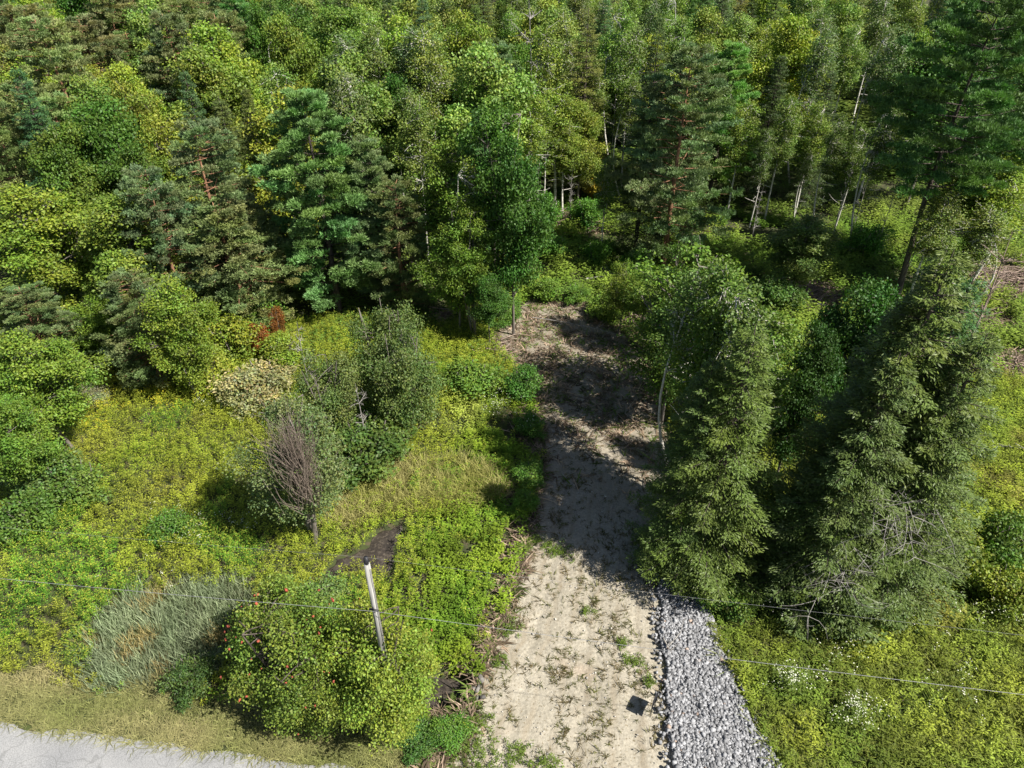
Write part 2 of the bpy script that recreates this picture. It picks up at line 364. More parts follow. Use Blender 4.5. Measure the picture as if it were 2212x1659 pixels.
def proto_pine(seed, H, R, base=.12, c=(.050, .095, .040), gap=.8, plate=1.0, per=22, trunk=M_DARKBARK, wild=.0, pw=.62, blade=.24, up=.22):
    rs = np.random.RandomState(seed); cr = MB(); tk = MB()
    path = curve([0, 0, -.15], [rs.normal() * .2, rs.normal() * .2, H * .97], 9, rs, .015)
    tk.tube(path, np.linspace(.24, .02, 9), 8)
    P_, A_, C_ = [], [], []
    z = H * base
    while z < H * .97:
        t = (z / H - base) / (1 - base)
        nb = rs.randint(5, 8) if t < .8 else 5
        a0 = rs.rand() * 6.28
        for k in range(nb):
            if rs.rand() < .08 + wild: continue
            a = a0 + k * 6.283 / nb + rs.normal() * .22
            L = R * ((1 - t) ** pw) * (.62 + .55 * min(1, t * 3.2)) * rs.uniform(.6, 1.22) + .25
            h = np.array([math.cos(a), math.sin(a), 0]); sd = np.array([-h[1], h[0], 0])
            rise = up * (.3 + 1.1 * t) * rs.uniform(.4, 1.4)
            p0 = np.array([0, 0, z]); tk.tube(np.array([p0, p0 + h * L * .5 + UP * rise * .3 * L, p0 + h * L * .95 + UP * rise * L]), [.045 * (1 - t * .7), .028, .008], 5)
            tone = np.array(c) * rs.uniform(.8, 1.22) * np.array([rs.uniform(.85, 1.2), 1, rs.uniform(.85, 1.15)])
            ncl = max(3, int(2.4 * L * plate) + 2)
            for q in range(ncl):
                s = rs.uniform(.38, 1.02) if L > 1 else rs.uniform(.1, 1)
                lt = rs.normal() * .20 * L * (1.25 - s)
                cc = p0 + h * (s * L) + sd * lt + UP * (rise * s ** 1.6 * L + rs.normal() * .08 + .05)
                rr = rs.uniform(.22, .40) * (.7 + .12 * min(L, 3.5)); m = per
                d = rnd(rs, m); d /= np.linalg.norm(d, axis=1, keepdims=True); d[:, 2] = np.abs(d[:, 2]) * np.where(rs.rand(m) < .8, 1, -.6)
                P_.append(cc + d * rr * rs.uniform(.3, 1, (m, 1)) * np.array([1, 1, .5]))
                A_.append(d * .6 + h * .45 + UP * .55); C_.append(tone * rs.uniform(.8, 1.2, (m, 1)))
        z += gap * rs.uniform(.75, 1.25) * (1 - .35 * t)
    P = np.concatenate(P_); A = np.concatenate(A_); C = np.concatenate(C_); k = 5
    P = np.repeat(P, k, 0); D = np.repeat(A, k, 0) + rnd(rs, len(P), .45); C = np.repeat(C, k, 0) * rs.uniform(.85, 1.15, (len(P), 1))
    cr.leaves(P, D, rnd(rs, len(P)) + UP, blade * rs.uniform(.7, 1.25, len(P)), .048, C)
    return cr.mesh("crown", M_NEEDLE), tk.mesh("trunk", trunk, True)

def proto_dead(seed, H, R, n=26, base=.25, mat=None, tr=.09, up=.6):
    rs = np.random.RandomState(seed); tk = MB(); br = MB()
    path = curve([0, 0, -.15], [rs.normal() * .3, rs.normal() * .3, H], 9, rs, .03); tk.tube(path, np.linspace(tr, .012, 9), 7)
    br.tube(path, np.linspace(tr, .012, 9) * .8, 5)
    for k in range(n):
        z = H * rs.uniform(base, .95); a = rs.rand() * 6.28; L = R * rs.uniform(.5, 1.1) * (1.1 - .7 * z / H)
        i = min(8, int(z / H * 8)); p0 = path[i]; p1 = p0 + np.array([math.cos(a), math.sin(a), up * rs.uniform(.2, 1.4)]) * L
        b = curve(p0, p1, 5, rs, .1, .05); br.tube(b, np.linspace(.03, .008, 5), 4)
        for q in range(4):
            e = b[rs.randint(1, 4)]; br.tube(curve(e, e + (p1 - p0) * .4 + rnd(rs, 1, .22 * L)[0], 3, rs, .1), [.014, .010, .005], 4)
    return br.mesh("branches", mat or M_DEAD), tk.mesh("trunk", mat or M_DEAD, True)

PROTO = {}
def reg(kind, H, R, *pairs): PROTO[kind] = (H, R, pairs)
reg('maple', 11, 3.3, *[proto_leafy(10 + i, 11, 3.3, .24, 70, 430, .165, (.085, .150, .022), flat=.55, crf=.23) for i in range(3)])
reg('ash', 10, 2.6, *[proto_leafy(20 + i, 10, 2.6, .22, 72, 390, .145, (.160, .210, .030), flat=.6, crf=.23) for i in range(3)])
reg('birch', 13, 1.75, *[proto_leafy(30 + i, 13, 1.75, .40, 64, 190, .135, (.155, .215, .032), trunk=M_BIRCH, crf=.29, flat=.75, tr=.09, dead=4, var=.28) for i in range(3)])
reg('aspen', 13, 1.6, *[proto_leafy(40 + i, 13, 1.6, .42, 60, 150, .13, (.135, .185, .036), trunk=M_BIRCH, crf=.32, flat=.8, tr=.08, dead=7, open_=.08, var=.3) for i in range(3)])
reg('spruce', 14, 2.5, *[proto_spruce(50 + i, 14, 2.5) for i in range(3)])
reg('larch', 13, 1.9, *[proto_spruce(60 + i, 13, 1.9, (.165, .185, .036), dead=6, dens=.8, bot=.12, pw=.7) for i in range(2)])
reg('white_pine', 15, 3.7, *[proto_pine(70 + i, 15, 3.7, c=(.165, .265, .085), plate=1.45, per=26) for i in range(2)])
reg('tall_pine', 20, 5.2, proto_pine(75, 20, 5.2, .42, (.115, .210, .062), gap=.7, plate=1.5, pw=.5))
reg('grey_pine', 13, 3.4, *[proto_pine(80 + i, 13, 3.4, .10, (.195, .240, .085), gap=.6, plate=1.2, per=19, trunk=M_ORANGE, wild=.06, pw=.5, blade=.19, up=.12) for i in range(3)])
reg('red_pine', 16, 4.2, proto_pine(90, 16, 4.2, .13, (.180, .230, .088), gap=.7, plate=1.25, per=22, trunk=M_ORANGE, wild=.14, pw=.52, blade=.22, up=.14))
reg('dead', 11, 1.8, proto_dead(95, 11, 1.8), proto_dead(96, 11, 1.8))
reg('dead_brown', 11, 1.8, proto_dead(97, 11, 1.8, mat=M_BRUSH, n=30))
reg('willow', 5, 2.4, *[proto_leafy(100 + i, 5, 2.4, .08, 60, 430, .105, (.150, .190, .066), stems=5, tr=.16, flat=.75, crf=.22, open_=.06, var=.14, shape=.6) for i in range(2)])
reg('willow_tree', 7.9, 2.5, proto_leafy(108, 7.9, 2.5, .20, 74, 400, .105, (.155, .190, .070), stems=3, tr=.22, flat=.8, crf=.22, open_=.08, var=.14, shape=.5, trunk=M_BARK))
reg('clump_tree', 14, 3.0, *[proto_leafy(115 + i, 14, 3.0, .38, 70, 290, .165, (.095, .165, .022), stems=4, flat=.55, crf=.21, open_=.08, tr=.10, trunk=M_BARK) for i in range(2)])
reg('airy', 10, 3.0, *[proto_leafy(140 + i, 10, 3.0, .18, 74, 210, .15, (.150, .205, .028), flat=.55, crf=.19, open_=.08) for i in range(2)])
reg('shrub', 2.5, 1.5, *[proto_leafy(110 + i, 2.5, 1.5, .02, 34, 210, .13, (.125, .205, .028), stems=5, tr=.2, flat=.8, crf=.30, shape=.4) for i in range(3)])
reg('apple', 4.6, 2.7, *[proto_leafy(120 + i, 4.6, 2.7, .04, 74, 380, .10, (.165, .215, .035), stems=4, tr=.3, flat=.68, crf=.18, open_=.06, shape=.5, trunk=M_DARKBARK) for i in range(2)])
cnt = {}
TREES = []
NAMES = {'airy': 'ash_tree', 'maple': 'maple_tree', 'ash': 'ash_tree', 'birch': 'birch_tree', 'aspen': 'aspen_tree', 'spruce': 'spruce_tree', 'larch': 'larch_tree',
         'white_pine': 'pine_tree', 'tall_pine': 'pine_tree', 'grey_pine': 'pine_tree', 'red_pine': 'pine_tree', 'dead': 'dead_tree', 'dead_brown': 'dead_tree',
         'willow': 'willow_shrub', 'willow_tree': 'willow_tree', 'clump_tree': 'maple_tree', 'shrub': 'leafy_shrub', 'apple': 'apple_tree'}
GROUPS = {'airy': 'yellow-green broadleaf trees in the wood', 'maple': 'dark green broadleaf trees in the wood', 'ash': 'yellow-green broadleaf trees in the wood', 'birch': 'birches with pale trunks',
          'aspen': 'slender thin-crowned aspens', 'spruce': 'olive green spruces', 'larch': 'narrow yellowish larches', 'white_pine': 'blue-green pines',
          'tall_pine': 'blue-green pines', 'grey_pine': 'grey-green pines', 'red_pine': 'grey-green pines', 'dead': 'bare dead trees', 'dead_brown': 'bare dead trees',
          'willow': 'grey-green willow shrubs', 'willow_tree': 'grey-green willow shrubs', 'clump_tree': 'dark green broadleaf trees in the wood', 'shrub': 'low leafy green shrubs', 'apple': 'fruit trees by the pole'}
rng = random.Random(5)
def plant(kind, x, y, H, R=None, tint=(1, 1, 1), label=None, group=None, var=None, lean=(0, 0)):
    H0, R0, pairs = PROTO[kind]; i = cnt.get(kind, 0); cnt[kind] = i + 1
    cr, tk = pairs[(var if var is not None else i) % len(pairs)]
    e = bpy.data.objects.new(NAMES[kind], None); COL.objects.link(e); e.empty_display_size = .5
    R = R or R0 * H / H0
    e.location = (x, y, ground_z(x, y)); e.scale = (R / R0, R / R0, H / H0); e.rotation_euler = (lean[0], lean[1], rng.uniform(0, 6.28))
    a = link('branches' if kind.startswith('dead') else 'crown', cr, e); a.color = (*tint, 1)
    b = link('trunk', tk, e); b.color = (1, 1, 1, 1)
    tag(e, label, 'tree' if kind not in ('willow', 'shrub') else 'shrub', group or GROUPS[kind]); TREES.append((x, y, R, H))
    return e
def T(kind, px, py, H, label, R=None, tint=(1, 1, 1), **k):
    """a tree of height H whose tip is seen at (px, py)"""
    x, y = G(px, py, H); return plant(kind, x, y, H, R, tint, label, **k)

def TB(kind, px, top, base, *a, **k):
    return T(kind, px, top, CAM_H - G(px, base)[1] * math.tan(math.radians(PITCH) + math.atan((top - CY) / F)), *a, **k)
# ------------------------------------------------------------------ ground layout
def gp(pts): return [G(*p) for p in pts]
LEFT = gp([(985, 1620), (1012, 1560), (1036, 1470), (1062, 1400), (1092, 1330), (1122, 1230), (1142, 1150), (1150, 1100), (1168, 1000), (1165, 930),
           (1150, 860), (1105, 800), (1062, 745), (1078, 712), (1096, 690), (1120, 668), (1150, 652), (1190, 640)])
RIGHT = gp([(1460, 1659), (1448, 1560), (1440, 1450), (1432, 1350), (1424, 1240), (1440, 1150), (1452, 1050), (1445, 950), (1425, 870), (1405, 800), (1365, 745), (1310, 695), (1275, 668), (1240, 650), (1215, 640)])
LEFT = [(-4.6, 10.2), (-2.6, 11.0)] + LEFT; RIGHT = [(7.5, 9.0)] + RIGHT
GL = gp([(1461, 1659), (1448, 1560), (1440, 1450), (1432, 1350), (1424, 1240), (1420, 1192)])
GR = gp([(1672, 1659), (1608, 1560), (1572, 1470), (1540, 1390), (1512, 1310), (1490, 1250), (1462, 1215), (1432, 1190)])
GL = [(6.3, 9.2)] + GL; GR = [(10.0, 9.4)] + GR
def ix(poly, y): return np.interp(y, [p[1] for p in poly], [p[0] for p in poly])
def road_edge(x): return 10.62 - .127 * np.asarray(x)
def in_drive(x, y, m=0.0):
    return (y > 9) & (y < LEFT[-1][1]) & (x > ix(LEFT, y) - m) & (x < ix(RIGHT, y) + m)
def in_gravel(x, y, m=0.0): return (y > 9) & (y < GL[-1][1]) & (x > ix(GL, y) - m) & (x < ix(GR, y) + m)
MUD1 = gp([(698, 1275), (702, 1235), (722, 1208), (770, 1190), (806, 1176), (812, 1150), (845, 1138), (872, 1128), (868, 1160), (852, 1180), (858, 1215), (838, 1235), (790, 1228), (760, 1222), (735, 1240), (715, 1278)])
MUD2 = gp([(896, 1462), (905, 1446), (950, 1450), (985, 1452), (1012, 1450), (1030, 1462), (1034, 1500), (1018, 1528), (985, 1510), (940, 1528), (905, 1522), (888, 1500)])
def smooth(d, a, b): t = np.clip((d - a) / (b - a), 0, 1); return t * t * (3 - 2 * t)
def ground_z(x, y):
    x = np.asarray(x, float); y = np.asarray(y, float)
    dd = np.minimum(x - ix(LEFT, y), ix(GR, y) * 0 + np.maximum(ix(RIGHT, y), np.where(y < GL[-1][1], ix(GR, y), -99)) - x)
    dd = np.where((y > LEFT[-1][1]) | (y < 9), -5, dd)
    z = .22 * smooth(dd, -.7, .1) + (vnoise(x, y, 5) - .5) * .25 * smooth(-dd, .2, 2) * smooth(y, 11, 14)
    m1 = ell(x, y, *gell(790, 1200, 110, 70)); m2 = ell(x, y, *gell(965, 1487, 80, 45))
    z = z - .12 * m1 * (dd < 0) - .38 * m2 * smooth(-dd, .05, .5)
    z = z + .03 * smooth(road_edge(x) - y, -.6, .1) + smooth(y, 60, 400) * 6
    return float(z) if z.ndim == 0 else z
def grid_mesh(name, xs, ys, zf, mat):
    X, Y = np.meshgrid(xs, ys); Z = zf(X, Y); nx = len(xs); ny = len(ys)
    idx = np.arange(nx * ny).reshape(ny, nx)
    f = np.stack([idx[:-1, :-1], idx[:-1, 1:], idx[1:, 1:], idx[1:, :-1]], -1).reshape(-1, 4)
    b = MB(); b.add(np.stack([X, Y, Z], -1).reshape(-1, 3), f); return b.mesh(name, mat, True)
xs = np.concatenate([[-900, -400, -200, -120, -80, -60], np.arange(-45, 45.1, .3), [60, 80, 120, 200, 400, 900]])
ys = np.concatenate([[-300, -100, -40, -10, 0, 5], np.arange(8, 60, .3), np.arange(60, 130, 4), [150, 200, 300, 500, 900, 1500]])
def gz_low(x, y):
    z = ground_z(x, y); z = z - .10 * (in_drive(x, y, -.25) | in_gravel(x, y, -.25)) - .05 * inpoly(x, y, MUD1) - .05 * inpoly(x, y, MUD2)
    return z - .08 * ((y < road_edge(x) - .3) & (y > road_edge(x) - 7.5))
tag(link("ground", grid_mesh("ground", xs, ys, gz_low, M_GROUND)), kind="structure")
def strip(name, La, Ra, y0, y1, step, nv, lift, mat, jag=.22):
    ys = np.arange(y0, y1, step); v = []
    t = np.linspace(0, 1, nv)
    xl = ix(La, ys) + (vnoise(ys, ys * 0, .35) - .5) * jag + (vnoise(ys, ys * 0 + 9, 1.3) - .5) * jag * 1.6
    xr = ix(Ra, ys) + (.30 if name == 'driveway' else 0) * (ys < GL[-1][1]) + (vnoise(ys, ys * 0 + 20, .35) - .5) * jag * (1.5 if name == 'driveway' else .6)
    X = xl[:, None] * (1 - t) + xr[:, None] * t; Y = np.repeat(ys[:, None], nv, 1)
    Z = ground_z(X, Y) + lift + (vnoise(X, Y, .8) - .5) * .05 + (vnoise(X, Y, .25) - .5) * .015
    if name == 'driveway':
        for t0, d0 in ((.22, .05), (.30, .03), (.52, .05), (.60, .035), (.80, .04)): Z -= d0 * np.exp(-((t[None] - t0 - .04 * (vnoise(ys, ys * 0 + t0 * 40, 5) - .5)[:, None]) / .022) ** 2) * (.4 + .9 * vnoise(ys, ys * 0 + 7, 2.5))[:, None]
    Z[:, 0] -= .12; Z[:, -1] -= .12
    n = len(ys); idx = np.arange(n * nv).reshape(n, nv)
    f = np.stack([idx[:-1, :-1], idx[:-1, 1:], idx[1:, 1:], idx[1:, :-1]], -1).reshape(-1, 4)
    b = MB(); b.add(np.stack([X, Y, Z], -1).reshape(-1, 3), f); me = b.mesh(name, mat, True)
    a = me.attributes.new("across", 'FLOAT', 'POINT'); a.data.foreach_set("value", np.tile(t, n).astype(np.float32))
    return tag(link(name, me), kind="structure")
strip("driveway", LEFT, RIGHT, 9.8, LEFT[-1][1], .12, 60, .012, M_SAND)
strip("gravel_bed", GL, GR, 9.6, GL[-1][1], .15, 14, .004, M_STONEBASE, .1)
def blob(name, poly, lift, mat):
    p = np.array(poly); c = p.mean(0); pts = []
    for i in range(len(p)):
        a, b = p[i], p[(i + 1) % len(p)]
        for t in np.linspace(0, 1, 8, endpoint=False): pts.append(a * (1 - t) + b * t)
    pts = np.array(pts); pts += (np.stack([vnoise(pts[:, 0], pts[:, 1], .3), vnoise(pts[:, 1], pts[:, 0], .3)], 1) - .5) * .3
    rings = 10; V = []
    for k in range(rings + 1):
        q = c + (pts - c) * (1 - k / rings * .98); V.append(np.c_[q, ground_z(q[:, 0], q[:, 1]) + lift + (vnoise(q[:, 0], q[:, 1], .4) - .5) * .05 * (k > 0) - .10 * (k == 0)])
    n = len(pts); idx = np.arange(n * (rings + 1)).reshape(rings + 1, n); nx = np.roll(idx, -1, 1)
    b = MB(); b.add(np.concatenate(V), np.stack([idx[:-1], nx[:-1], nx[1:], idx[1:]], -1).reshape(-1, 4))
    return tag(link(name, b.mesh(name, mat, True)), kind="structure")
blob("mud", MUD1, .02, M_MUD); blob("mud", MUD2, .02, M_MUD)
# road
b = MB(); X = np.arange(-80, 80, .5); e = (vnoise(X, X * 0, .7) - .5) * .25
rows = [(-.25, -.12), (.0, .0), (1.6, .06), (3.3, .09), (5, .06), (6.6, .03), (6.8, -.06)]
V = np.concatenate([np.c_[X, road_edge(X) + e * (i < 2) - d, X * 0 + z + .07] for i, (d, z) in enumerate(rows)])
n = len(X); idx = np.arange(n * len(rows)).reshape(len(rows), n)
b.add(V, np.stack([idx[:-1, :-1], idx[1:, :-1], idx[1:, 1:], idx[:-1, 1:]], -1).reshape(-1, 4)); tag(link("road", b.mesh("road", M_ROAD, True)), kind="structure")

# ------------------------------------------------------------------ stones
ICO_V = []; t = (1 + 5 ** .5) / 2
CUBE = np.array([[-1, -1, -1], [1, -1, -1], [1, 1, -1], [-1, 1, -1], [-1, -1, 1], [1, -1, 1], [1, 1, 1], [-1, 1, 1]], float)
CF = np.array([[0, 3, 2, 1], [4, 5, 6, 7], [0, 1, 5, 4], [1, 2, 6, 5], [2, 3, 7, 6], [3, 0, 4, 7]])
def rocks(P, S, rs, C):
    n = len(P); V = np.repeat(CUBE[None], n, 0) * (1 + rs.uniform(-.42, .3, (n, 8, 3)))
    V *= (S[:, None] * rs.uniform(.45, 1.3, (n, 3)))[:, None, :] * .5
    ax = rs.normal(size=(n, 3)); ax /= np.linalg.norm(ax, axis=1, keepdims=True); th = rs.uniform(0, 6.28, n)
    K = np.zeros((n, 3, 3)); K[:, 0, 1] = -ax[:, 2]; K[:, 0, 2] = ax[:, 1]; K[:, 1, 0] = ax[:, 2]; K[:, 1, 2] = -ax[:, 0]; K[:, 2, 0] = -ax[:, 1]; K[:, 2, 1] = ax[:, 0]
    Rm = np.eye(3) + np.sin(th)[:, None, None] * K + (1 - np.cos(th))[:, None, None] * (K @ K)
    V = np.einsum('nij,nkj->nki', Rm, V) + P[:, None]
    f = (CF[None] + (np.arange(n) * 8)[:, None, None]).reshape(-1, 4)
    b = MB(); b.add(V.reshape(-1, 3), f, np.repeat(C, 8, 0)); return b
rs = np.random.RandomState(3)
y = rs.uniform(9.8, GL[-1][1], 170000); x = rs.uniform(3, 11, 170000)
ok = in_gravel(x, y, .28 * vnoise(x, y, .5) - .02) | (in_gravel(x, y, .5) & (rs.rand(len(x)) < .05)); x, y = x[ok][:25000], y[ok][:25000]
S = rs.uniform(.05, .12, len(x)) * (1 + .25 * (rs.rand(len(x)) > .9)); z = ground_z(x, y) + .01 + S * .2 + rs.rand(len(x)) * .15
g = .12 + .26 * rs.rand(len(x), 1); C = g * np.array([1, 1.0, 1.02]) * np.where(rs.rand(len(x), 1) < .012, np.array([[1.15, .85, .65]]), 1)
tag(link("gravel", rocks(np.c_[x, y, z], S, rs, C).mesh("gravel", M_STONE)), "angular light grey crushed stone along the right side of the sandy driveway", "gravel", kind="stuff")
# small pebbles on the sand
n = 3000; y = rs.uniform(10, 40, n); x = rs.uniform(-6, 8, n); ok = in_drive(x, y, -.1) & (rs.rand(n) < 9 / np.maximum(y, 9)); x, y = x[ok], y[ok]
S = rs.uniform(.02, .07, len(x)); g = rs.uniform(.25, .5, (len(x), 1)) * np.array([1.05, .98, .86])
tag(link("pebbles", rocks(np.c_[x, y, ground_z(x, y) + .02], S, rs, g).mesh("pebbles", M_STONE)), "small loose pebbles scattered over the sandy driveway", "pebbles", kind="stuff")

# ------------------------------------------------------------------ ground cover
def replicate(pv, pf, pc, pos, scl, hsc, rot, lean, col, name, mat, label, cat, extra=None):
    """many copies of a few small plants baked into one sheet of ground cover"""
    b = MB(); nvar = len(pv); which = np.random.RandomState(len(pos)).randint(0, nvar, len(pos))
    for k in range(nvar):
        m = which == k; n = m.sum()
        if n == 0: continue
        V = np.repeat(pv[k][None], n, 0); c, s = np.cos(rot[m])[:, None], np.sin(rot[m])[:, None]
        X = (V[..., 0] * c - V[..., 1] * s) * scl[m][:, None]; Y = (V[..., 0] * s + V[..., 1] * c) * scl[m][:, None]; Z = V[..., 2] * hsc[m][:, None]
        X = X + Z * lean[m, 0][:, None]; Y = Y + Z * lean[m, 1][:, None]
        W = np.stack([X, Y, Z], -1) + pos[m][:, None]
        f = (pf[k][None] + (np.arange(n) * len(pv[k]))[:, None, None]).reshape(-1, 4)
        fl = pc[k][:, 3:4][None]                      # 1 = flower head keeps its own colour
        C = pc[k][None, :, :3] * (col[m][:, None] * (1 - fl) + (extra[m][:, None] if extra is not None else col[m][:, None]) * fl)
        b.add(W.reshape(-1, 3), f, C.reshape(-1, 3).astype(np.float32))
    return tag(link(name, b.mesh(name, mat)), label, cat, kind="stuff")
def plant_proto(seed, nl, H=1.0, ll=.16, lw=.05, spread=.10, z0=.15, flower=0, fl=.07, droop=.2, lay=.5):
    rs = np.random.RandomState(seed); b = MB()
    z = rs.uniform(z0, 1, nl) * H; a = rs.uniform(0, 6.28, nl); d = np.stack([np.cos(a), np.sin(a), rs.uniform(-droop, lay, nl)], 1)
    P = np.stack([np.cos(a) * spread * rs.rand(nl), np.sin(a) * spread * rs.rand(nl), z], 1) * [1, 1, 1]
    C = np.ones((nl, 3)) * rs.uniform(.7, 1.25, (nl, 1))
    b.leaves(P, d, np.tile(UP, (nl, 1)) + rnd(rs, nl, .35), ll * rs.uniform(.7, 1.3, nl), lw * rs.uniform(.8, 1.3, nl), C)
    if flower:
        P = np.stack([rs.normal(size=flower) * spread * .7, rs.normal(size=flower) * spread * .7, H * (1 + rs.uniform(-.04, .08, flower))], 1); D = rnd(rs, flower) * [1, 1, .4]
        b.leaves(P, D, np.tile(UP, (flower, 1)) + rnd(rs, flower, .3), fl, fl * .7, np.ones((flower, 3)) * rs.uniform(.8, 1.2, (flower, 1)))
    v = np.concatenate(b.v); f = np.concatenate(b.f); c = np.concatenate(b.c); g = np.zeros((len(v), 1)); g[nl * 4:] = 1
    return v, f, np.c_[c, g]
def blade_proto(seed, nb, H=1.0, w=.02, spread=.12, bend=.35):
    rs = np.random.RandomState(seed); b = MB()
    for k in range(nb):
        a = rs.rand() * 6.28; d = np.array([math.cos(a), math.sin(a), 0]); s = np.array([-d[1], d[0], 0]) * w; h = H * rs.uniform(.6, 1.1); bd = bend * rs.uniform(.3, 1.2)
        p0 = d * spread * rs.rand() + rs.normal(size=3) * [spread, spread, 0]; p1 = p0 + UP * h * .6 + d * bd * h * .35; p2 = p0 + UP * h * .92 + d * bd * h
        v = [p0 - s, p0 + s, p1 + s * .8, p1 - s * .8, p2 + s * .12, p2 - s * .12]; b.add(v, [[0, 1, 2, 3], [3, 2, 4, 5]], np.ones(3) * rs.uniform(.75, 1.25))
    v = np.concatenate(b.v); f = np.concatenate(b.f); c = np.concatenate(b.c); return v, f, np.c_[c, np.zeros(len(v))]
def cols(L): return [l[0] for l in L], [l[1] for l in L], [l[2] for l in L]
HERB = cols([plant_proto(i, 18, 1, .125, .042, .12) for i in range(4)])
GOLD = cols([plant_proto(10 + i, 15, 1, .10, .028, .07, z0=.35, flower=6, fl=.05) for i in range(4)])
BROAD = cols([plant_proto(20 + i, 18, 1, .125, .07, .17, z0=.2, lay=.35) for i in range(4)])
WHITE = cols([plant_proto(30 + i, 12, 1, .15, .04, .10, flower=4, fl=.05) for i in range(3)])
GRASS = cols([blade_proto(40 + i, 9, 1, .012, .10, .5) for i in range(4)])
REED = cols([blade_proto(50 + i, 9, 1, .011, .16, .22) for i in range(5)])
SPRIG = cols([blade_proto(60 + i, 7, 1, .045, .16, .9) for i in range(5)])

BR = [(1235, 485, 2.0), (960, 690, 1.0), (1750, 640, 2.6), (1880, 660, 1.7), (2170, 610, 3.0), (2190, 790, 2.0), (1370, 700, 1.0), (1490, 520, 1.2), (2150, 700, 1.6)]
BRG = [(*G(a, b_), c_) for a, b_, c_ in BR]
def scatter(seed, dens, y0, y1, xl=None, xr=None, margin=1.5):
    rs = np.random.RandomState(seed); hw = .727 * (y1 * .809 + 14.1) + margin; xl = -hw if xl is None else xl; xr = hw if xr is None else xr
    n = int(dens * (y1 - y0) * (xr - xl)); x = rs.uniform(xl, xr, n); y = rs.uniform(y0, y1, n)
    k = np.abs(x) < .727 * (y * .809 + 14.1) + margin; x, y = x[k], y[k]
    j = (rs.rand(len(x)) - .5) * .25                # ragged borders
    k = ~in_drive(x + j, y, .02) & ~in_gravel(x, y, .05) & ~inpoly(x, y, MUD1) & ~inpoly(x, y, MUD2) & (y > road_edge(x) - .12 + .3 * vnoise(x, y, .4))
    for bx_, by_, br_ in BRG: k &= ~(((x - bx_) ** 2 + ((y - by_) / .8) ** 2 < (br_ * (.7 + .6 * vnoise(x, y, .9))) ** 2) & (rs.rand(len(x)) < .93))
    return rs, x[k], y[k]
Z_TAN = gell(880, 1052, 200, 62); Z_TAN2 = gell(760, 1100, 90, 45); Z_REED = gell(350, 1385, 165, 125); Z_REED2 = gell(470, 1300, 90, 50)
Z_LIME = gell(950, 895, 95, 65); Z_ORNG = gell(270, 880, 190, 70); Z_RFIELD = gell(2190, 900, 60, 110)
def left_of_drive(x, y): return x < ix(LEFT, y)
def verge_d(x, y): return y - road_edge(x)
def weights(x, y):
    tan = np.maximum(ell(x, y, *Z_TAN), ell(x, y, *Z_TAN2)); reed = np.maximum(ell(x, y, *Z_REED), ell(x, y, *Z_REED2) * .6)
    nz = vnoise(x, y, 1.1); tan = tan * .8 * (nz > .25); reed = np.clip(reed + (nz - .5) * .6 * (reed > .05) * (reed < .95), 0, 1)
    verge = smooth(-(verge_d(x, y)) + (vnoise(x, y, .9) - .5) * 1.2, -2.3, -1.3) * (x < 3); return tan, reed, verge
LEFTF = lambda x, y: left_of_drive(x, y) & (y < 41)
# goldenrod meadow
rs, x, y = scatter(1, 38, 11, 40, -34, 4); tan, reed, verge = weights(x, y)
dl = ix(LEFT, y) - x; lush = smooth(-dl, -6.5, -3.5) * (y < 32)
k = LEFTF(x, y) & (rs.rand(len(x)) > np.maximum(np.maximum(tan, reed), np.maximum(verge * 1.1, lush * .93)))
x, y = x[k], y[k]; n = len(x); n1, n2 = vnoise(x, y, 2.6), vnoise(x, y, .9)
c = np.outer(1 - n1, [.215, .315, .030]) + np.outer(n1, [.335, .365, .038]); c *= (.6 + .7 * n2)[:, None] * rs.uniform(.55, 1.4, (n, 1))
br = vnoise(x + 50, y, 1.6) > .74; c[br] *= [.92, .84, 1.1]
gr = vnoise(x + 90, y, 2.2) > .68; c[gr] *= [.62, .95, 1.0]
org = ell(x, y, *Z_ORNG) * (n2 > .62); fcol = np.outer(1 - org, [.36, .39, .05]) + np.outer(org, [.56, .48, .04]); fcol *= rs.uniform(.8, 1.2, (n, 1))
hs = rs.uniform(.6, 1.05, n) * (.75 + .4 * vnoise(x, y, 3.3)) * (1 - .35 * (verge_d(x, y) < 4)); ln = np.c_[rs.normal(size=n) * .12 + .18, rs.normal(size=n) * .12 - .12]
replicate(*GOLD, np.c_[x, y, ground_z(x, y)], rs.uniform(.8, 1.2, n), hs, rs.uniform(0, 6.28, n), ln, c, "goldenrod", M_HERB, "dense yellow-green goldenrod meadow covering the ground left of the driveway", "wildflowers", extra=fcol)
# lush weeds between meadow and driveway
rs, x, y = scatter(2, 34, 11, 44, -16, 8); tan, reed, verge = weights(x, y); dl = ix(LEFT, y) - x; lush = smooth(-dl, -6.5, -3.0) * (1 - smooth(y, 33, 36) * .5)
k = (x < ix(LEFT, y)) & (rs.rand(len(x)) < lush) & (rs.rand(len(x)) > np.maximum(tan * .85, verge)) & ~((dl < .8) & (vnoise(x, y, .6) < .45)) & ~(vnoise(x + 7, y, .9) < .30)
x, y = x[k], y[k]; n = len(x); n1, n2 = vnoise(x + 3, y, 1.5), vnoise(x, y + 5, .7); lime = ell(x, y, *Z_LIME)
c = np.outer(1 - n1, [.125, .235, .022]) + np.outer(n1, [.250, .330, .030]); c = c * (1 - lime[:, None]) + np.outer(lime, [.42, .48, .09]); c *= (.5 + .85 * n2)[:, None] * rs.uniform(.8, 1.2, (n, 1))
replicate(*BROAD, np.c_[x, y, ground_z(x, y)], rs.uniform(.7, 1.1, n), rs.uniform(.25, .6, n) * (.7 + .6 * n1) * (1 + .8 * lime), rs.uniform(0, 6.28, n), rs.normal(size=(n, 2)) * .12, c, "weeds", M_HERB, "lush bright green weeds along the left edge of the driveway", "weeds")
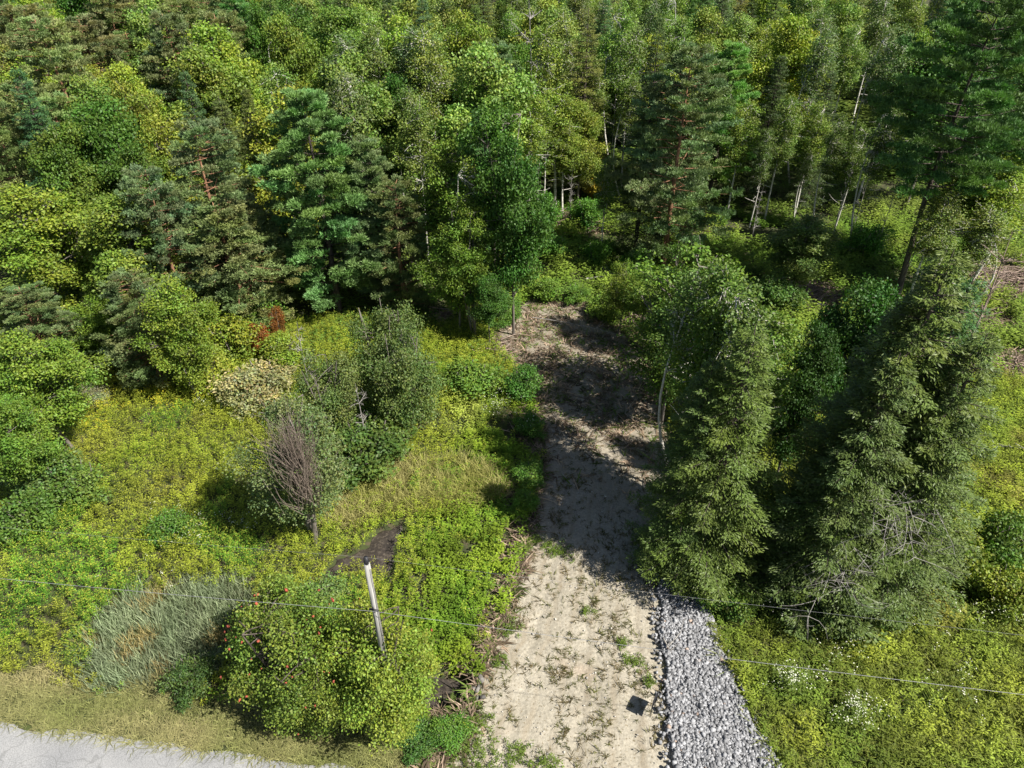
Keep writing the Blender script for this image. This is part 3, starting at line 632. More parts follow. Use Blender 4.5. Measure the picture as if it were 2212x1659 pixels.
# grass: tan patch, verge
rs, x, y = scatter(3, 60, 10.4, 40, -34, 6); tan, reed, verge = weights(x, y); k = (x < ix(LEFT, y)) & (rs.rand(len(x)) < np.maximum(tan, verge * 1.2)) ; x, y = x[k], y[k]; n = len(x)
tan, reed, verge = weights(x, y); n1, n2 = vnoise(x, y, 1.3), np.clip(.15 + .5 * vnoise(x * .12, verge_d(x, y) * 1.0 + .3, .45) + .55 * vnoise(x, y, 1.5) - .1, 0, 1)
c = np.outer(1 - n1, [.29, .30, .06]) + np.outer(n1, [.43, .38, .16]); vg = smooth(verge_d(x, y) , .2, 2.2); c2 = np.outer(1 - n2, [.17, .22, .045]) + np.outer(n2, [.40, .34, .17]); isv = (verge > tan); c[isv] = c2[isv]
c *= rs.uniform(.75, 1.25, (n, 1)); hs = np.where(isv, .10 + .22 * vg * rs.rand(n) ** 1.2 + .05, rs.uniform(.5, .9, n))
replicate(*GRASS, np.c_[x, y, ground_z(x, y)], np.where(isv, .9, 1.15), hs, rs.uniform(0, 6.28, n), rs.normal(size=(n, 2)) * .25 + [.1, -.1], c, "grass", M_HERB, "dry tan and olive grass on the road verge and in the meadow", "grass")
# reeds
rs, x, y = scatter(4, 40, 11, 30, -24, -4); tan, reed, verge = weights(x, y); k = (rs.rand(len(x)) < reed) & (verge < .4) ; x, y = x[k], y[k]; n = len(x); n1 = vnoise(x, y, 1.0)
c = np.outer(1 - n1, [.23, .29, .165]) + np.outer(n1, [.33, .37, .22]); c *= rs.uniform(.5, 1.45, (n, 1)) * (.75 + .5 * vnoise(x, y, .45))[:, None]; c[vnoise(x + 4, y, .8) > .74] *= [1.4, 1.0, .75]
replicate(*REED, np.c_[x, y, ground_z(x, y)], np.ones(n), rs.uniform(.4, .75, n) * (.8 + .4 * vnoise(x, y, .7)), rs.uniform(0, 6.28, n), rs.normal(size=(n, 2)) * .22 + [.03, -.02], c, "reeds", M_HERB, "blue-green reed bed leaning in the meadow near the road", "reeds")
# right hand meadow
rs, x, y = scatter(5, 30, 8.5, 34, 6, 34); k = (x > np.maximum(ix(RIGHT, y), np.where(y < GL[-1][1], ix(GR, y), 0))); x, y = x[k], y[k]; n = len(x); n1, n2, n3 = vnoise(x, y, 1.7), vnoise(x, y, .8), vnoise(x + 33, y, 2.4)
c = np.outer(1 - n1, [.115, .190, .026]) + np.outer(n1, [.275, .300, .036]); c *= (.5 + .9 * n2)[:, None] * rs.uniform(.65, 1.35, (n, 1)); c[n3 > .72] *= [1.02, .85, 1.25]
replicate(*HERB, np.c_[x, y, ground_z(x, y)], rs.uniform(.8, 1.2, n), rs.uniform(.35, .9, n) * (.6 + .8 * n1), rs.uniform(0, 6.28, n), rs.normal(size=(n, 2)) * .15 + [.1, -.05], c, "meadow_plants", M_HERB, "mixed olive green meadow plants right of the crushed stone", "weeds")
rs, x, y = scatter(6, 26, 8.5, 17, 7, 22); k = (x > ix(GR, y)) & (rs.rand(len(x)) < .25 + .75 * (vnoise(x, y, 1.6) > .5)); x, y = x[k], y[k]; n = len(x); n1 = vnoise(x, y, .9)
c = (np.outer(1 - n1, [.14, .21, .03]) + np.outer(n1, [.27, .28, .06])) * rs.uniform(.75, 1.25, (n, 1))
replicate(*GRASS, np.c_[x, y, ground_z(x, y)], np.full(n, 1.2), rs.uniform(.35, .7, n), rs.uniform(0, 6.28, n), rs.normal(size=(n, 2)) * .3, c, "tall_grass", M_HERB, "tall green grass beside the crushed stone at lower right", "grass")
# white flower heads, in patches
rs = np.random.RandomState(8); FX, FY = [], []
for (px, py, r, m) in [(1700, 1490, 20, 40), (1840, 1560, 26, 44), (1720, 1340, 22, 24), (1930, 1350, 18, 24), (1830, 1400, 16, 12), (1560, 1300, 20, 12), (2100, 1350, 50, 16), (1800, 1440, 40, 14), (2050, 1500, 60, 14),
                        (1650, 1330, 25, 16), (1990, 1250, 20, 10), (400, 1160, 38, 44), (520, 1155, 16, 12), (1065, 880, 25, 26), (1075, 905, 20, 20), (1140, 945, 12, 10), (455, 885, 22, 18), (900, 1480, 10, 3), (2190, 1350, 30, 14), (1880, 1250, 40, 10), (340, 1300, 60, 6)]:
    for q in range(m): gx, gy = G(px + rs.normal() * r * .9, py + rs.normal() * r * .6); FX.append(gx); FY.append(gy)
x, y = np.array(FX), np.array(FY); k = ~in_drive(x, y) & ~in_gravel(x, y, .1); x, y = x[k], y[k]; n = len(x)
replicate(*WHITE, np.c_[x, y, ground_z(x, y)], rs.uniform(.8, 1.3, n), rs.uniform(.75, 1.05, n), rs.uniform(0, 6.28, n), rs.normal(size=(n, 2)) * .1, np.tile([.12, .17, .03], (n, 1)), "white_wildflowers", M_HERB, "scattered white flower heads among the meadow plants", "wildflowers", extra=np.tile([.75, .74, .60], (n, 1)))
# back clearing and forest floor
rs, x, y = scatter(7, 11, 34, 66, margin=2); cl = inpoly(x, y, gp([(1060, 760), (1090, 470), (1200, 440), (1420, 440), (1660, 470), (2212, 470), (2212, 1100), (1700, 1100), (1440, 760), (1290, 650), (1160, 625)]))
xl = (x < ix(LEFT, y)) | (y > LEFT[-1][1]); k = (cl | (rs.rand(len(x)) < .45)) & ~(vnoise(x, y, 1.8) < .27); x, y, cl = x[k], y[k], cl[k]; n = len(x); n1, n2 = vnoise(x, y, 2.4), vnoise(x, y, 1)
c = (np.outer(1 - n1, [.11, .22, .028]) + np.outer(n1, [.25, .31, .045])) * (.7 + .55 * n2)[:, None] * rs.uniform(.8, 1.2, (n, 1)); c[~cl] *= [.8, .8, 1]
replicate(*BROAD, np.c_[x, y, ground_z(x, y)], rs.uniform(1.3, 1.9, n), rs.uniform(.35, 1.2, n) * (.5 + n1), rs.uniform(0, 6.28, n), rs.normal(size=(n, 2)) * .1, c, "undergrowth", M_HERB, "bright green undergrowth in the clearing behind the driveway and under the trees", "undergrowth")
rs, x, y = scatter(17, 2.6, 66, 135, margin=4); n = len(x); n1 = vnoise(x, y, 2.4)
c = (np.outer(1 - n1, [.07, .13, .02]) + np.outer(n1, [.14, .18, .03])) * rs.uniform(.7, 1.3, (n, 1))
replicate(*BROAD, np.c_[x, y, ground_z(x, y)], rs.uniform(3.5, 5, n), rs.uniform(1, 2.6, n), rs.uniform(0, 6.28, n), rs.normal(size=(n, 2)) * .1, c, "forest_understory", M_HERB, "dull green understory between the farthest trees", "undergrowth")
# litter and twigs on the far track
rs = np.random.RandomState(15); n = 4500; y = rs.uniform(21, 46, n); x = rs.uniform(-3, 12, n); k = in_drive(x, y, -.1) & (rs.rand(n) < smooth(y, 22, 34) * (.3 + vnoise(x, y, 1.2))); x, y = x[k], y[k]; n = len(x)
yb = rs.uniform(10.5, 38, 1500); dd_ = np.abs(rs.normal(size=1500)) * .55; xb = ix(LEFT, yb) - dd_ + .15; kb = ~inpoly(xb, yb, MUD2); x = np.r_[x, xb[kb]]; y = np.r_[y, yb[kb]]
for bx_, by_, br_ in BRG:
    m = int(260 * br_ * br_); x = np.r_[x, bx_ + rs.normal(size=m) * br_ * .6]; y = np.r_[y, by_ + rs.normal(size=m) * br_ * .5]
n = len(x)
c = np.where(rs.rand(n, 1) < .25, [[.10, .14, .03]], np.where(rs.rand(n, 1) < .5, [[.30, .22, .16]], [[.13, .095, .065]])) * rs.uniform(.5, 1.9, (n, 1))
replicate(*SPRIG, np.c_[x, y, ground_z(x, y) + .01], rs.uniform(.3, 1.0, n), rs.uniform(.04, .22, n), rs.uniform(0, 6.28, n), rs.normal(size=(n, 2)) * .8, c, "twig_litter", M_HERB, "brown twig litter strewn over the far end of the track and around the brush piles and along the left bank", "litter")
# right strip behind the spruces
rs, x, y = scatter(9, 16, 20, 36, 16, 36); n = len(x); n1, n2 = vnoise(x, y, 2.0), vnoise(x, y, .9)
c = (np.outer(1 - n1, [.18, .28, .025]) + np.outer(n1, [.34, .38, .04])) * (.7 + .55 * n2)[:, None]
replicate(*HERB, np.c_[x, y, ground_z(x, y)], rs.uniform(1, 1.4, n), rs.uniform(.3, .8, n), rs.uniform(0, 6.28, n), rs.normal(size=(n, 2)) * .15, c, "meadow_grass", M_HERB, "bright yellow-green growth in the opening at the right edge", "grass")
# sprigs on the sandy driveway
rs = np.random.RandomState(12); n = 10000; y = rs.uniform(10.5, 36, n); x = rs.uniform(-8, 8, n)
k = in_drive(x, y, -.08) & (rs.rand(n) < np.clip(vnoise(x, y, 1.1) * 1.5 - .25, .08, 1) * np.clip(20 / y, .2, 1)); x, y = x[k], y[k]; n = len(x)
c = np.where(rs.rand(n, 1) < .5, [[.12, .12, .035]], [[.16, .125, .06]]) * rs.uniform(.6, 1.3, (n, 1))
replicate(*SPRIG, np.c_[x, y, ground_z(x, y) + .01], rs.uniform(.10, .34, n), rs.uniform(.05, .16, n), rs.uniform(0, 6.28, n), rs.normal(size=(n, 2)) * .5, c, "sprouting_weeds", M_HERB, "sparse dark sprigs and straw sprouting on the sandy driveway", "weeds")
CL = [(1365, 1440, .35), (1345, 1400, .2), (1040, 1640, .7), (1180, 1655, .3), (1040, 1562, .35), (1190, 1195, .4), (1215, 1205, .35), (1140, 1090, .4), (1265, 1330, .2), (1130, 1190, .5), (1100, 1370, .4), (1080, 1440, .3), (1160, 1180, .4), (1110, 1640, .5), (1400, 1485, .2)]
X_, Y_ = [], []
for (px, py, r) in CL:
    gx, gy = G(px, py); m = int(90 * r * r) + 10; X_ += list(gx + rs.normal(size=m) * r * .6); Y_ += list(gy + rs.normal(size=m) * r * .5)
x, y = np.array(X_), np.array(Y_); n = len(x); c = np.tile([.11, .16, .025], (n, 1)) * rs.uniform(.6, 1.4, (n, 1))
replicate(*HERB, np.c_[x, y, ground_z(x, y)], rs.uniform(.5, .8, n), rs.uniform(.12, .35, n), rs.uniform(0, 6.28, n), rs.normal(size=(n, 2)) * .2, c, "weed_tufts", M_HERB, "small green weed tufts rooted along the driveway", "weeds")

# ------------------------------------------------------------------ utility pole, wires
px_, py_ = G(855, 1558)
pole = bpy.data.objects.new("utility_pole", None); COL.objects.link(pole); pole.location = (px_, py_, 0)
tag(pole, "weathered grey wooden utility pole rising out of the fruit trees", "utility pole")
b = MB(); b.tube([[0, 0, -.3], [0, 0, 2.5], [0, 0, 5.5], [0, 0, 8.35]], [.135, .12, .10, .09], 8); link("post", b.mesh("post", M_POLE, True), pole)
b = MB(); b.tube([[0, 0, 8.35], [0, 0, 8.5]], [.06, .06], 8); b.tube([[0, 0, 8.46], [0, 0, 8.62]], [.085, .06], 8); link("insulator", b.mesh("insulator", M_BLACK), pole)
b = MB(); b.tube([[-.14, -.1, 6.46], [.14, -.18, 6.46]], [.035, .035], 8); b.tube([[0, -.10, 6.30], [0, -.19, 6.62]], [.02, .02], 8); link("cable_clamp", b.mesh("cable_clamp", M_BLACK), pole)
b = MB(); b.tube([[.12, -.10, 2.2], [.115, -.09, 5], [.10, -.07, 8.2]], [.012, .012, .012], 5); link("ground_wire", b.mesh("ground_wire", M_DEAD), pole)
def wire(name, h, r, label, sag, off=0.0):
    b = MB()
    for sgn in (-1, 1):
        t = np.linspace(0, 1, 40); L = 45 * sgn; xx = px_ + L * t; yy = py_ - .127 * L * t - off; zz = h - sag * 4 * t * (1 - t)
        b.tube(np.c_[xx, yy, zz], np.full(40, r), 6)
    tag(link(name, b.mesh(name, M_WIRE, True)), label, "wire")
wire("overhead_cable", 6.46, .0065, "thick lower cable strung across the meadow, driveway and stones", .55, .19)
wire("overhead_wire", 8.62, .0022, "thin upper wire running from the top of the wooden pole", .45)

# ------------------------------------------------------------------ yard sign seen edge on
sx_, sy_ = G(1408, 1546); sg = bpy.data.objects.new("yard_sign", None); COL.objects.link(sg); sg.location = (sx_, sy_, ground_z(sx_, sy_)); sg.rotation_euler = (0, 0, math.atan2(13.3, 5.05) - R_(11))
tag(sg, "dark sign on thin wire legs, seen edge on beside the stones", "sign")
b = MB(); t = np.linspace(-.31, .31, 13); bow = .035 * np.cos(t / .31 * 1.5)
V = []; 
for z in (.30, .98):
    for th in (-.004, .004): V.append(np.c_[t, bow + th, np.full(13, z)])
V = np.concatenate(V); idx = np.arange(52).reshape(4, 13); f = []
for a_, b_ in ((0, 2), (3, 1), (2, 3), (1, 0)): f.append(np.stack([idx[a_, :-1], idx[a_, 1:], idx[b_, 1:], idx[b_, :-1]], -1))
f.append(np.array([[idx[0, 0], idx[2, 0], idx[3, 0], idx[1, 0]], [idx[0, -1], idx[1, -1], idx[3, -1], idx[2, -1]]])); b.add(V, np.concatenate(f)); link("sign_panel", b.mesh("sign_panel", M_BLACK), sg)
b = MB()
for s in (-.2, .2): b.tube([[s, .0, -.15], [s, .005, .5], [s, .02, 1.04]], [.009] * 3, 6)
b.tube([[-.2, 0, .24], [.2, 0, .24]], [.005, .005], 6); link("wire_frame", b.mesh("wire_frame", M_BLACK), sg)

# ------------------------------------------------------------------ culvert under the driveway
cx_, cy_ = G(1026, 1488); cv = bpy.data.objects.new("culvert", None); COL.objects.link(cv); cv.location = (cx_, cy_, -.08); cv.rotation_euler = (0, 0, R_(-8))
tag(cv, "black pipe end opening into the mud beside the sandy driveway", "culvert")
b = MB(); xx = np.linspace(0, 3.5, 70); b.tube(np.c_[xx, xx * 0, xx * 0], .25 + .012 * np.sign(np.sin(xx * 40)), 18); b.tube(np.c_[xx, xx * 0, xx * 0][::-1], .225, 18); link("pipe", b.mesh("pipe", M_PIPE, True), cv)
rs = np.random.RandomState(4); n = 34; P = np.c_[rs.uniform(-.1, .25, n), rs.uniform(-.75, .75, n), rs.uniform(-.1, .38, n)]; P = P[np.hypot(P[:, 1], P[:, 2]) > .3]
tag(link("rubble", rocks(P + [cx_ + .05, cy_, -.05], rs.uniform(.10, .28, len(P)), rs, rs.uniform(.08, .18, (len(P), 1)) * np.array([1.05, .97, .85])).mesh("rubble", M_STONE)), "rough stones packed around the black pipe end", "stones", kind="stuff")

# ------------------------------------------------------------------ brush piles, logs
def brush(px, py, r, n, label, h=.5, mat=M_BRUSH, seed=0, long=1.0, thick=.03):
    rs = np.random.RandomState(seed); x, y = G(px, py); b = MB()
    for k in range(n):
        c = np.array([rs.normal() * r * .5, rs.normal() * r * .35, abs(rs.normal()) * h * .45 + .05]); a = rs.normal() * .8 + .3; L = rs.uniform(.5, 1.6) * long
        d = np.array([math.cos(a), math.sin(a), rs.normal() * .2]) * L; b.tube(curve(c - d / 2, c + d / 2, 4, rs, .08), np.linspace(thick * rs.uniform(.5, 1.6), .008, 4), 5)
    tag(link("brush_pile", b.mesh("brush_pile", mat, True), None, (x, y, ground_z(x, y))), label, "brush pile", "brush piles left from clearing")
brush(1235, 485, 2.2, 200, "brown brush pile in the middle of the clearing, below the thin trunks", .9, seed=1)
brush(960, 690, 1.2, 70, "small reddish brush pile left of the grey tree trunks", .7, seed=2)
brush(1750, 640, 2.6, 240, "wide pinkish brush pile right of the green clearing tree", .5, seed=3)
brush(1880, 660, 2.0, 70, "loose brush heap left of the tall spruce tops", .4, seed=4)
brush(2170, 610, 3.2, 260, "tangled tan brush pile by the right edge", 1.0, seed=5, long=1.6)
brush(2190, 790, 2.2, 140, "low brush strip under the dead trees at the right edge", .3, seed=6)
brush(1370, 700, 1.2, 50, "brown stick heap on the right end of the dirt track", .4, seed=7)
brush(1075, 760, 1.2, 40, "thin stick heap on the left end of the dirt track", .25, seed=8)
brush(1490, 520, 1.6, 50, "brown brush heap under the big reddish-limbed pine", .7, seed=9)
def log(p, q, r, label, seed):
    rs = np.random.RandomState(seed); a = G(*p); c = G(*q); z = r + .25; b = MB()
    path = curve([0, 0, 0], [c[0] - a[0], c[1] - a[1], .1], 7, rs, .03); b.tube(path, np.linspace(r, r * .5, 7), 8)
    for k in range(5): e = path[rs.randint(2, 6)]; b.tube(curve(e, e + [rs.normal() * .5, rs.normal() * .5, .4], 3, rs, .1), [.025, .015, .006], 4)
    tag(link("fallen_log", b.mesh("fallen_log", M_DEAD, True), None, (a[0], a[1], ground_z(*a) + z)), label, "log", "fallen logs in the clearing")
log((1265, 612), (1345, 598), .07, "pale fallen log lying at the head of the dirt track", 1)
log((1290, 600), (1370, 588), .04, "thin whitish fallen branch behind the track-head log", 2)
log((2130, 975), (2212, 985), .05, "long pale fallen stick in the bright opening at the right edge", 3)
log((1700, 655), (1780, 670), .06, "grey fallen log in front of the pinkish brush pile", 4)
log((1432, 1400), (1446, 1430), .03, "short pale stick lying on the left edge of the crushed stone", 9)
log((1150, 700), (1350, 745), .0001 + .03, "thin bare branch lying across the far dirt track", 5)

# ------------------------------------------------------------------ trees that stand out
B = (1, 1, 1); YEL = (1.12, 1.15, .95); DK = (.8, .85, .9); GRY = (1.05, .95, 1.5)
T('white_pine', 650, 178, 14.6, "large bright blue-green pine with layered plumes, left of centre", R=4.0, tint=(1.0, 1.1, 1.0), var=0)
T('white_pine', 780, 290, 11.5, "blue-green pine tucked against the right side of the largest plumed pine", R=2.8, tint=(1, .95, 1.1), var=1)
T('grey_pine', 850, 380, 9.5, "dark grey-green pine right of the plumed blue-green pines", R=2.6, tint=(.8, .85, .8))
T('grey_pine', 425, 255, 13.0, "tall grey-green pine with blue-tinted tips left of the plumed pine", R=3.2, tint=(.9, 1.0, 1.15))
T('grey_pine', 470, 425, 9.0, "broad layered grey-green pine with bare lower limbs in front of the tall one", R=3.6, tint=(1.0, 1.0, .95))
T('grey_pine', 300, 350, 11.5, "pine between the deep green maples and the tall grey-green pine", R=2.4, tint=(.85, 1, 1.2))
T('maple', 195, 195, 13.0, "deep green maple in the upper left with a ragged wide crown", R=3.6, tint=(.85, 1.0, .9))
T('maple', 110, 262, 12.0, "bright green maple left of the deep green one", R=3.0, tint=(1.3, 1.15, 1.1))
T('maple', 270, 300, 11.0, "mid green maple below the deep green upper left one", R=2.6, tint=(1.1, 1.05, 1))
T('ash', 45, 385, 10.2, "yellow-green tree at the left edge with a bare pale trunk showing", R=3.4, tint=YEL)
T('ash', 240, 405, 10.0, "wide yellow-green tree in front of the upper left maples", R=3.3, tint=(1.05, 1.05, 1))
T('maple', 230, 520, 7.2, "shaded leafy tree under the wide yellow-green one", R=2.2, tint=(1.2, 1.1, 1))
T('grey_pine', 262, 590, 7.4, "small grey-green pine behind the lone ash at the meadow's upper edge", R=2.2, tint=(.85, .9, .95))
T('ash', 348, 600, 7.9, "lone yellow-green ash with a visible brown trunk at the meadow's upper edge", R=2.0, tint=(1.05, 1.1, .9))
T('grey_pine', 40, 615, 6.5, "small dark pine by the left edge above the meadow", R=2.2, tint=(.8, .9, .9))
T('ash', 40, 710, 7.6, "round yellow-green tree at the left edge beside the meadow", R=2.3, tint=(.95, 1.1, .95))
T('ash', -30, 850, 6.5, "leafy green tree cut by the left edge, below the round one", R=1.7, tint=(.8, 1.0, .9))
T('shrub', 90, 985, 2.6, "grey-green shrub with bare twigs at the left edge of the meadow", R=1.5, tint=(.8, .8, 1.4))
T('dead', 60, 940, 3.6, "small bare white branching snag at the left edge", R=1.3)
T('shrub', 40, 1080, 2.2, "dark green shrub at the left edge, lowest of the left edge shrubs", R=1.4, tint=(.8, .85, 1))
T('shrub', 150, 1010, 2.2, "light green shrub right of the bare white snag", R=1.5, tint=(1.0, .95, 1.2))
T('shrub', 365, 1120, 1.5, "low dark green shrub in the goldenrod above the reeds", R=1.0, tint=(.8, .95, 1))
T('maple', 200, 640, 5.0, "small bright green tree behind the little grey pine on the left", R=1.8, tint=(1.5, 1.4, 1))
T('shrub', 130, 690, 3.0, "bright shrub beside the pale bare trunk on the left", R=1.9, tint=(1.1, 1.1, 1))
T('shrub', 560, 625, 3.2, "bright green shrub above the red sumac", R=1.5, tint=(1.0, 1.1, 1))
T('shrub', 480, 690, 3.0, "yellow-green shrub left of the red sumac", R=2.0, tint=(1.7, 1.25, 1))
T('shrub', 430, 760, 2.6, "pale yellow-green shrub right of the lone ash", R=1.8, tint=(1.9, 1.35, 1.2))
e = T('shrub', 553, 700, 2.3, "orange-red sumac shrub in front of the dark pines", R=.8, tint=(2.3, .50, .8)); e.name = "sumac_shrub"
e = T('shrub', 590, 665, 2.4, "smaller dull red sumac shrub behind the orange-red one", R=.6, tint=(1.8, .45, .8)); e.name = "sumac_shrub"
T('shrub', 600, 735, 2.0, "green shrub in front of the red sumac shrubs", R=1.6, tint=(1.5, 1.2, 1))
T('shrub', 545, 790, 2.4, "tan seed-headed shrub above the twiggy willow", R=2.1, tint=(2.6, 1.45, 4.5))
T('shrub', 500, 815, 2.0, "paler tan shrub touching the left of the seed-headed one", R=1.3, tint=(2.4, 1.5, 4.5))
T('shrub', 190, 838, 1.4, "greyish tan seed-headed bush in the upper goldenrod", R=.9, tint=(1.9, 1.2, 4.2))
T('dead', 640, 690, 5.0, "slim bare grey snag behind the round willow shrubs", R=.9)
T('willow', 690, 765, 5.6, "round grey-green willow shrub left of the dark-stemmed pair", R=1.9, tint=(.95, 1, .75))
T('willow', 820, 640, 6.6, "rear willow dome of the dark-stemmed pair", R=2.3, tint=(.75, .85, .6))
T('willow', 862, 712, 6.4, "front willow dome of the dark-stemmed pair, left of the driveway", R=2.2, tint=(.85, .95, .7))
T('shrub', 785, 918, 2.7, "low dark green mound in front of the willow domes", R=2.3, tint=(.75, .72, 1))
T('dead', 768, 830, 4.6, "bare white dead limbs between the willow domes", R=1.0)
tw = T('willow_tree', 606, 862, 7.9, "lone grey-green willow with purple-brown dead twigs in its top, in the meadow", R=2.3, tint=(.95, 1.0, .9))
# dead twigs in the top of that willow, on the side of the road
b = MB(); rs = np.random.RandomState(31)
for k in range(420):
    a = np.array([.55 + rs.normal() * .26, -1.05 + rs.normal() * .3, 3.3 + rs.rand() * 2.6]); e_ = a + np.array([.0 + rs.normal() * .5, -.35 + rs.normal() * .25, 1.0 + rs.rand() * 1.9]); b.tube(curve(a, e_, 4, rs, .06), [.013, .010, .007, .004], 4)
ob = link("dead_twigs", b.mesh("dead_twigs", M_TWIG), tw); ob.rotation_euler = (0, 0, -tw.rotation_euler[2]); sc = tw.scale; ob.scale = (1 / sc[0], 1 / sc[1], 1 / sc[2]); ob["label"] = "purple-brown dead twigs"
# centre group behind the track
T('clump_tree', 1060, 195, 14.5, "tall dark green maple above the grey trunks left of the track", R=2.6, tint=(.75, .95, .85))
T('maple', 1110, 300, 12.5, "dark green maple just right of the tall one above the grey trunks", R=2.4, tint=(.75, .95, .9))
T('clump_tree', 965, 300, 11.6, "bright green tree with clustered grey trunks beside the track head", R=2.6, tint=(1.4, 1.25, 1))
T('clump_tree', 1015, 420, 9.5, "leafy multi-stemmed tree lowest of the group beside the track head", R=1.8, tint=(1.3, 1.2, 1))
T('aspen', 1010, 330, 11.4, "thin tree with a bare grey trunk beside the track head", R=1.4, tint=(1.4, 1.4, 1))
T('maple', 1055, 590, 5.2, "small dark leafy tree between the grey trunks and the track", R=1.4, tint=(.8, 1, 1))
T('maple', 980, 470, 8.0, "light green understory tree between the plumed pine and the track", R=2.2, tint=(1.5, 1.3, 1))
T('shrub', 1020, 790, 1.9, "leafy green shrub left of the far driveway", R=1.9, tint=(1, 1, 1))
T('shrub', 1130, 800, 1.9, "compact deep green bush overhanging the driveway's left edge", R=1.25, tint=(.62, .85, .9))
T('shrub', 1150, 900, 1.2, "small green bush below the compact deep green one", R=.9, tint=(.8, 1, 1))
T('shrub', 1148, 1010, 1.1, "green bush on the driveway's left edge beside the tan grass", R=.9, tint=(.85, 1, 1))
T('shrub', 1135, 1070, 1.0, "small bush at the driveway's left edge below the tan grass", R=.7, tint=(1, 1.1, 1))
T('maple', 842, 150, 12.8, "dark green maple right of the bare white birch", R=2.6, tint=(.8, 1, .9))
T('dead', 775, 118, 13.0, "bare white-barked dead birch behind the plumed pine", R=2.0)
T('aspen', 740, 55, 14.5, "grey thin-crowned aspen left of the bare white birch", R=2.4, tint=(.9, .95, 1.6))
T('aspen', 900, 45, 14.5, "grey thin-crowned aspen with pale stems right of the dead birch", R=2.6, tint=(.85, .95, 1.6))
T('ash', 1010, 15, 15.0, "big yellow-green tree at the top, just left of centre", R=3.4, tint=(1.2, 1.15, 1))
T('ash', 1040, 95, 13.0, "olive-green tree below the big yellow-green top centre tree", R=2.8, tint=(.9, .9, 1.1))
T('dead', 1150, -10, 15.5, "bare grey-branched treetop at the top centre", R=2.6)
TB('birch', 1145, 175, 490, "birch with a bright white trunk behind the dark green maples", R=1.9, tint=(1.1, 1.1, 1))
TB('birch', 1210, 165, 455, "yellow-green birch right of the white-trunked one", R=2.3, tint=(1.25, 1.2, 1))
TB('ash', 1260, 210, 450, "yellow-green tree behind the clearing with thin bare lower stems", R=2.4, tint=(1.2, 1.1, 1))
T('larch', 1272, 15, 15.5, "tall feathery olive larch right of top centre", R=2.6, tint=(.9, .9, 1))
TB('aspen', 1225, 250, 465, "slim tree whose bare stem stands at the back of the clearing", R=1.6, tint=(1.4, 1.3, 1))
TB('dead', 1330, 205, 430, "pale many-stemmed bare tree left of the big conical pine", R=1.3)
TB('shrub', 1290, 335, 430, "small tree turning golden behind the clearing", R=1.7, tint=(3.0, 1.35, 1))
TB('aspen', 1315, 330, 565, "slim bare-trunked tree standing in the clearing", R=1.0, tint=(.9, 1, 1))
T('red_pine', 1500, 85, 15.8, "big conical grey-green pine with reddish inner limbs right of the clearing", R=4.1, tint=(1.0, 1.1, 1.15))
T('spruce', 1425, 60, 16.0, "dark spruce rising behind the big conical pine's left shoulder", R=2.4, tint=(.75, .8, .9))
T('shrub', 1270, 430, 2.6, "rich green shrub clump at the back of the clearing", R=1.6, tint=(.8, 1.1, 1))
T('shrub', 1180, 420, 3.0, "green sapling clump at the back left of the clearing", R=1.3, tint=(.8, 1.1, 1))
T('shrub', 1200, 510, 2.0, "green sapling clump in the left middle of the clearing", R=1.2, tint=(.9, 1.15, 1))
T('shrub', 1290, 520, 2.0, "green sapling clump in the right middle of the clearing", R=1.3, tint=(.9, 1.15, 1))
T('shrub', 1375, 540, 2.4, "green sapling clump at the foot of the big conical pine", R=1.3, tint=(.9, 1.1, 1))
T('shrub', 1885, 485, 2.6, "rich green shrub among the pale trunks on the right", R=1.7, tint=(.75, 1.1, 1))
T('ash', 1760, 465, 6.0, "olive bushy tree right of the big conical pine", R=2.8, tint=(.75, .8, 1.2))
T('shrub', 1690, 600, 2.4, "green shrub left of the pinkish brush pile", R=1.7, tint=(.8, .85, 1.2))
T('shrub', 1320, 640, 1.8, "leafy shrub right of the head of the dirt track", R=1.6, tint=(1.2, 1.1, 1))
T('shrub', 1345, 610, 1.8, "yellowish shrub behind the one right of the track head", R=1.5, tint=(1.6, 1.2, 1))
# right of the driveway
for px, py, H, k, lb in [(1530, 565, 11.5, 'aspen', "thin tall tree added for streaky shadow behind the broad tree, nearest the far track"), (1572, 560, 12.5, 'birch', "pale-stemmed tree added for streaky shadow between the broad tree and the tall olive spruce"),
        (1625, 600, 12.5, 'aspen', "thin tall tree added for streaky shadow behind the tall olive spruce"), (1680, 640, 11.5, 'birch', "pale-stemmed tree added for streaky shadow in the right shoulder of the tall olive spruce")]:
    T(k, px, py, H, lb, R=1.6, tint=(.8, .9, .9))  # slender trees added to throw shadow streaks across the driveway
T('airy', 1405, 585, 5.2, "small leafy tree leaning over the right side of the far track", R=1.8, tint=(.9, 1, .9))
T('airy', 1350, 560, 5.6, "thin leafy sapling tree behind the right end of the far track", R=1.3, tint=(1, 1, .9))
T('shrub', 1100, 655, 1.5, "green shrub closing the left corner of the track head", R=1.2, tint=(.9, 1, 1))
T('shrub', 1185, 612, 1.4, "green shrub closing the middle of the track head", R=1.4, tint=(1.1, 1.1, 1))
T('shrub', 1245, 622, 1.2, "low green shrub right of the one closing the track head", R=1.1, tint=(1.0, 1.05, 1))
T('shrub', 1310, 655, 1.2, "small yellow-green shrub on the right rim of the far track", R=.9, tint=(1.4, 1.15, 1))
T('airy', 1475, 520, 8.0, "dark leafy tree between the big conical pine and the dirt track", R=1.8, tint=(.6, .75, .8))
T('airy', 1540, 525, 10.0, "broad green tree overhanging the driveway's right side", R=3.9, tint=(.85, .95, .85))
T('airy', 1480, 600, 9.0, "dark leafy tree at the left front of the broad one over the driveway", R=2.2, tint=(.55, .7, .8))
